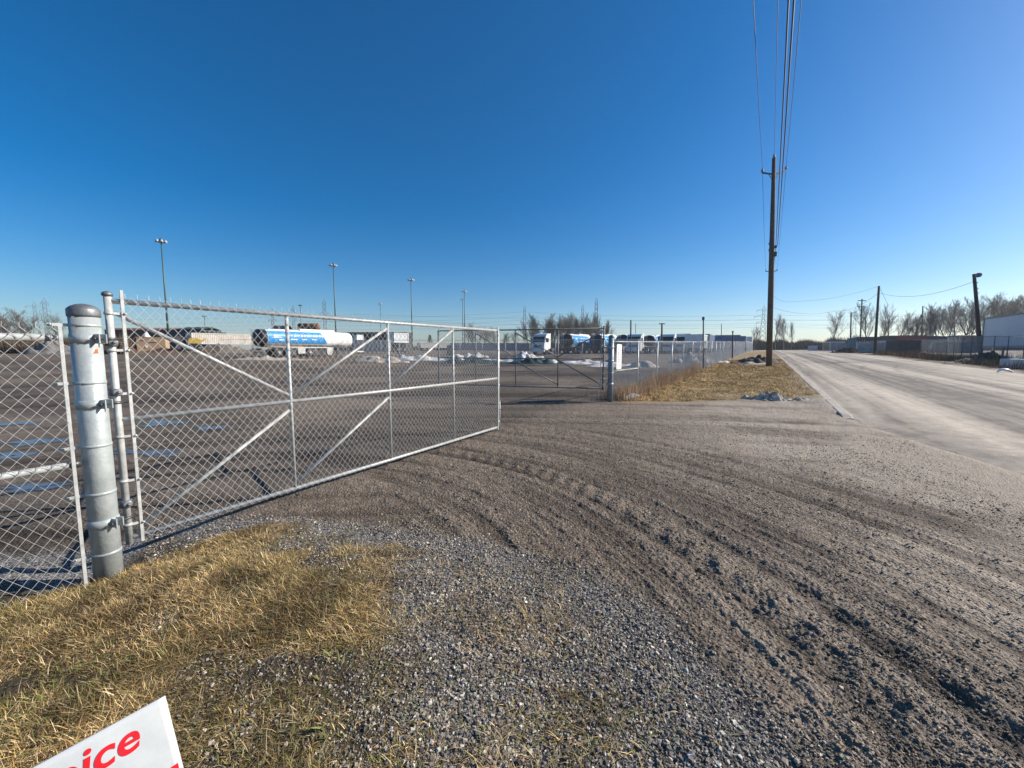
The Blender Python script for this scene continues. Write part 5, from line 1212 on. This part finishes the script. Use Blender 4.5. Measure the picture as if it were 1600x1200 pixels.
for zz in (0, -.006): b._add([rot @ Vector((.6*i/nx_, .46*j/ny_, zz+warp(.6*i/nx_, .46*j/ny_))) for i in range(nx_+1) for j in range(ny_+1)], [(i*(ny_+1)+j, (i+1)*(ny_+1)+j, (i+1)*(ny_+1)+j+1, i*(ny_+1)+j+1) for i in range(nx_) for j in range(ny_)], True)
k_ = (nx_+1)*(ny_+1); ed = [i*(ny_+1) for i in range(nx_+1)]+[nx_*(ny_+1)+j for j in range(ny_+1)]+[i*(ny_+1)+ny_ for i in range(nx_, -1, -1)]+[j for j in range(ny_, -1, -1)]
for a, c_ in zip(ed, ed[1:]):
    if a != c_: b.f.append((a, a+k_, c_+k_, c_)); b.sm.append(False)
b.build('board', M['sign'], sg)
b = MB()
for x in (.14, .46): b.tube([rot @ Vector((x, .05, -.013)), rot @ Vector((x, .46, -.013)), rot @ Vector((x, .9, -.013))], .004, 6)
b.build('wire_stake', M['galv'], sg)
cu = bpy.data.curves.new('lettering', 'FONT'); cu.body = 'oice'; cu.shear = .22; cu.offset = .018; cu.extrude = .0; cu.space_character = 1.02
to = bpy.data.objects.new('lettering_src', cu); C.objects.link(to); bpy.context.view_layer.update()
me = bpy.data.meshes.new_from_object(to.evaluated_get(bpy.context.evaluated_depsgraph_get())); C.objects.unlink(to); bpy.data.objects.remove(to)
xs_ = [v_.co.x for v_ in me.vertices]; x1_ = max(xs_); xh = .52
e_top = sab(207, 1139); e_bot = sab(208, 1172); e_r = sab(219.5, 1150)
hgt = e_bot[1]-e_top[1]; k = hgt/xh
for v_ in me.vertices:
    x, y = v_.co.x, v_.co.y; lx = e_r[0]+(x1_-x)*k*1.0; ly = e_bot[1]-y*k; v_.co = rot @ Vector((lx, ly, .0016+warp(lx, ly)))
me.materials.clear(); me.materials.append(M['signred']); o = bpy.data.objects.new('lettering', me); C.objects.link(o); o.parent = sg
q0 = sab(263, 1200); q1 = sab(278.5, 1190.5); q2 = sab(281.5, 1201)
b = MB(); b._add([rot @ Vector((x, y, .0022+warp(x, y))) for x, y in ((q1[0], q1[1]), (q0[0], q1[1]+.0), (q0[0]+.01, q1[1]+.08), (q1[0]+.004, q1[1]+.08))], [(0, 1, 2, 3)]); b.build('red_letter', M['signred'], sg)

# ------------------------------------------------------------------ thin air between here and the far trees
hz = MB(); hz.box((0, 0, 31.5), (2000, 2000, 67)); hz = hz.build('haze', M['water'])
hm_ = bpy.data.materials.new('thin_air'); hm_.use_nodes = True; hn = hm_.node_tree; hn.nodes.remove(hn.nodes['Principled BSDF'])
pv = hn.nodes.new('ShaderNodeVolumePrincipled'); pv.inputs['Color'].default_value = (.86, .92, 1, 1); pv.inputs['Density'].default_value = .00028; pv.inputs['Anisotropy'].default_value = .3
hn.links.new(pv.outputs[0], hn.nodes['Material Output'].inputs['Volume']); hz.data.materials.clear(); hz.data.materials.append(hm_); hz['kind'] = 'stuff'
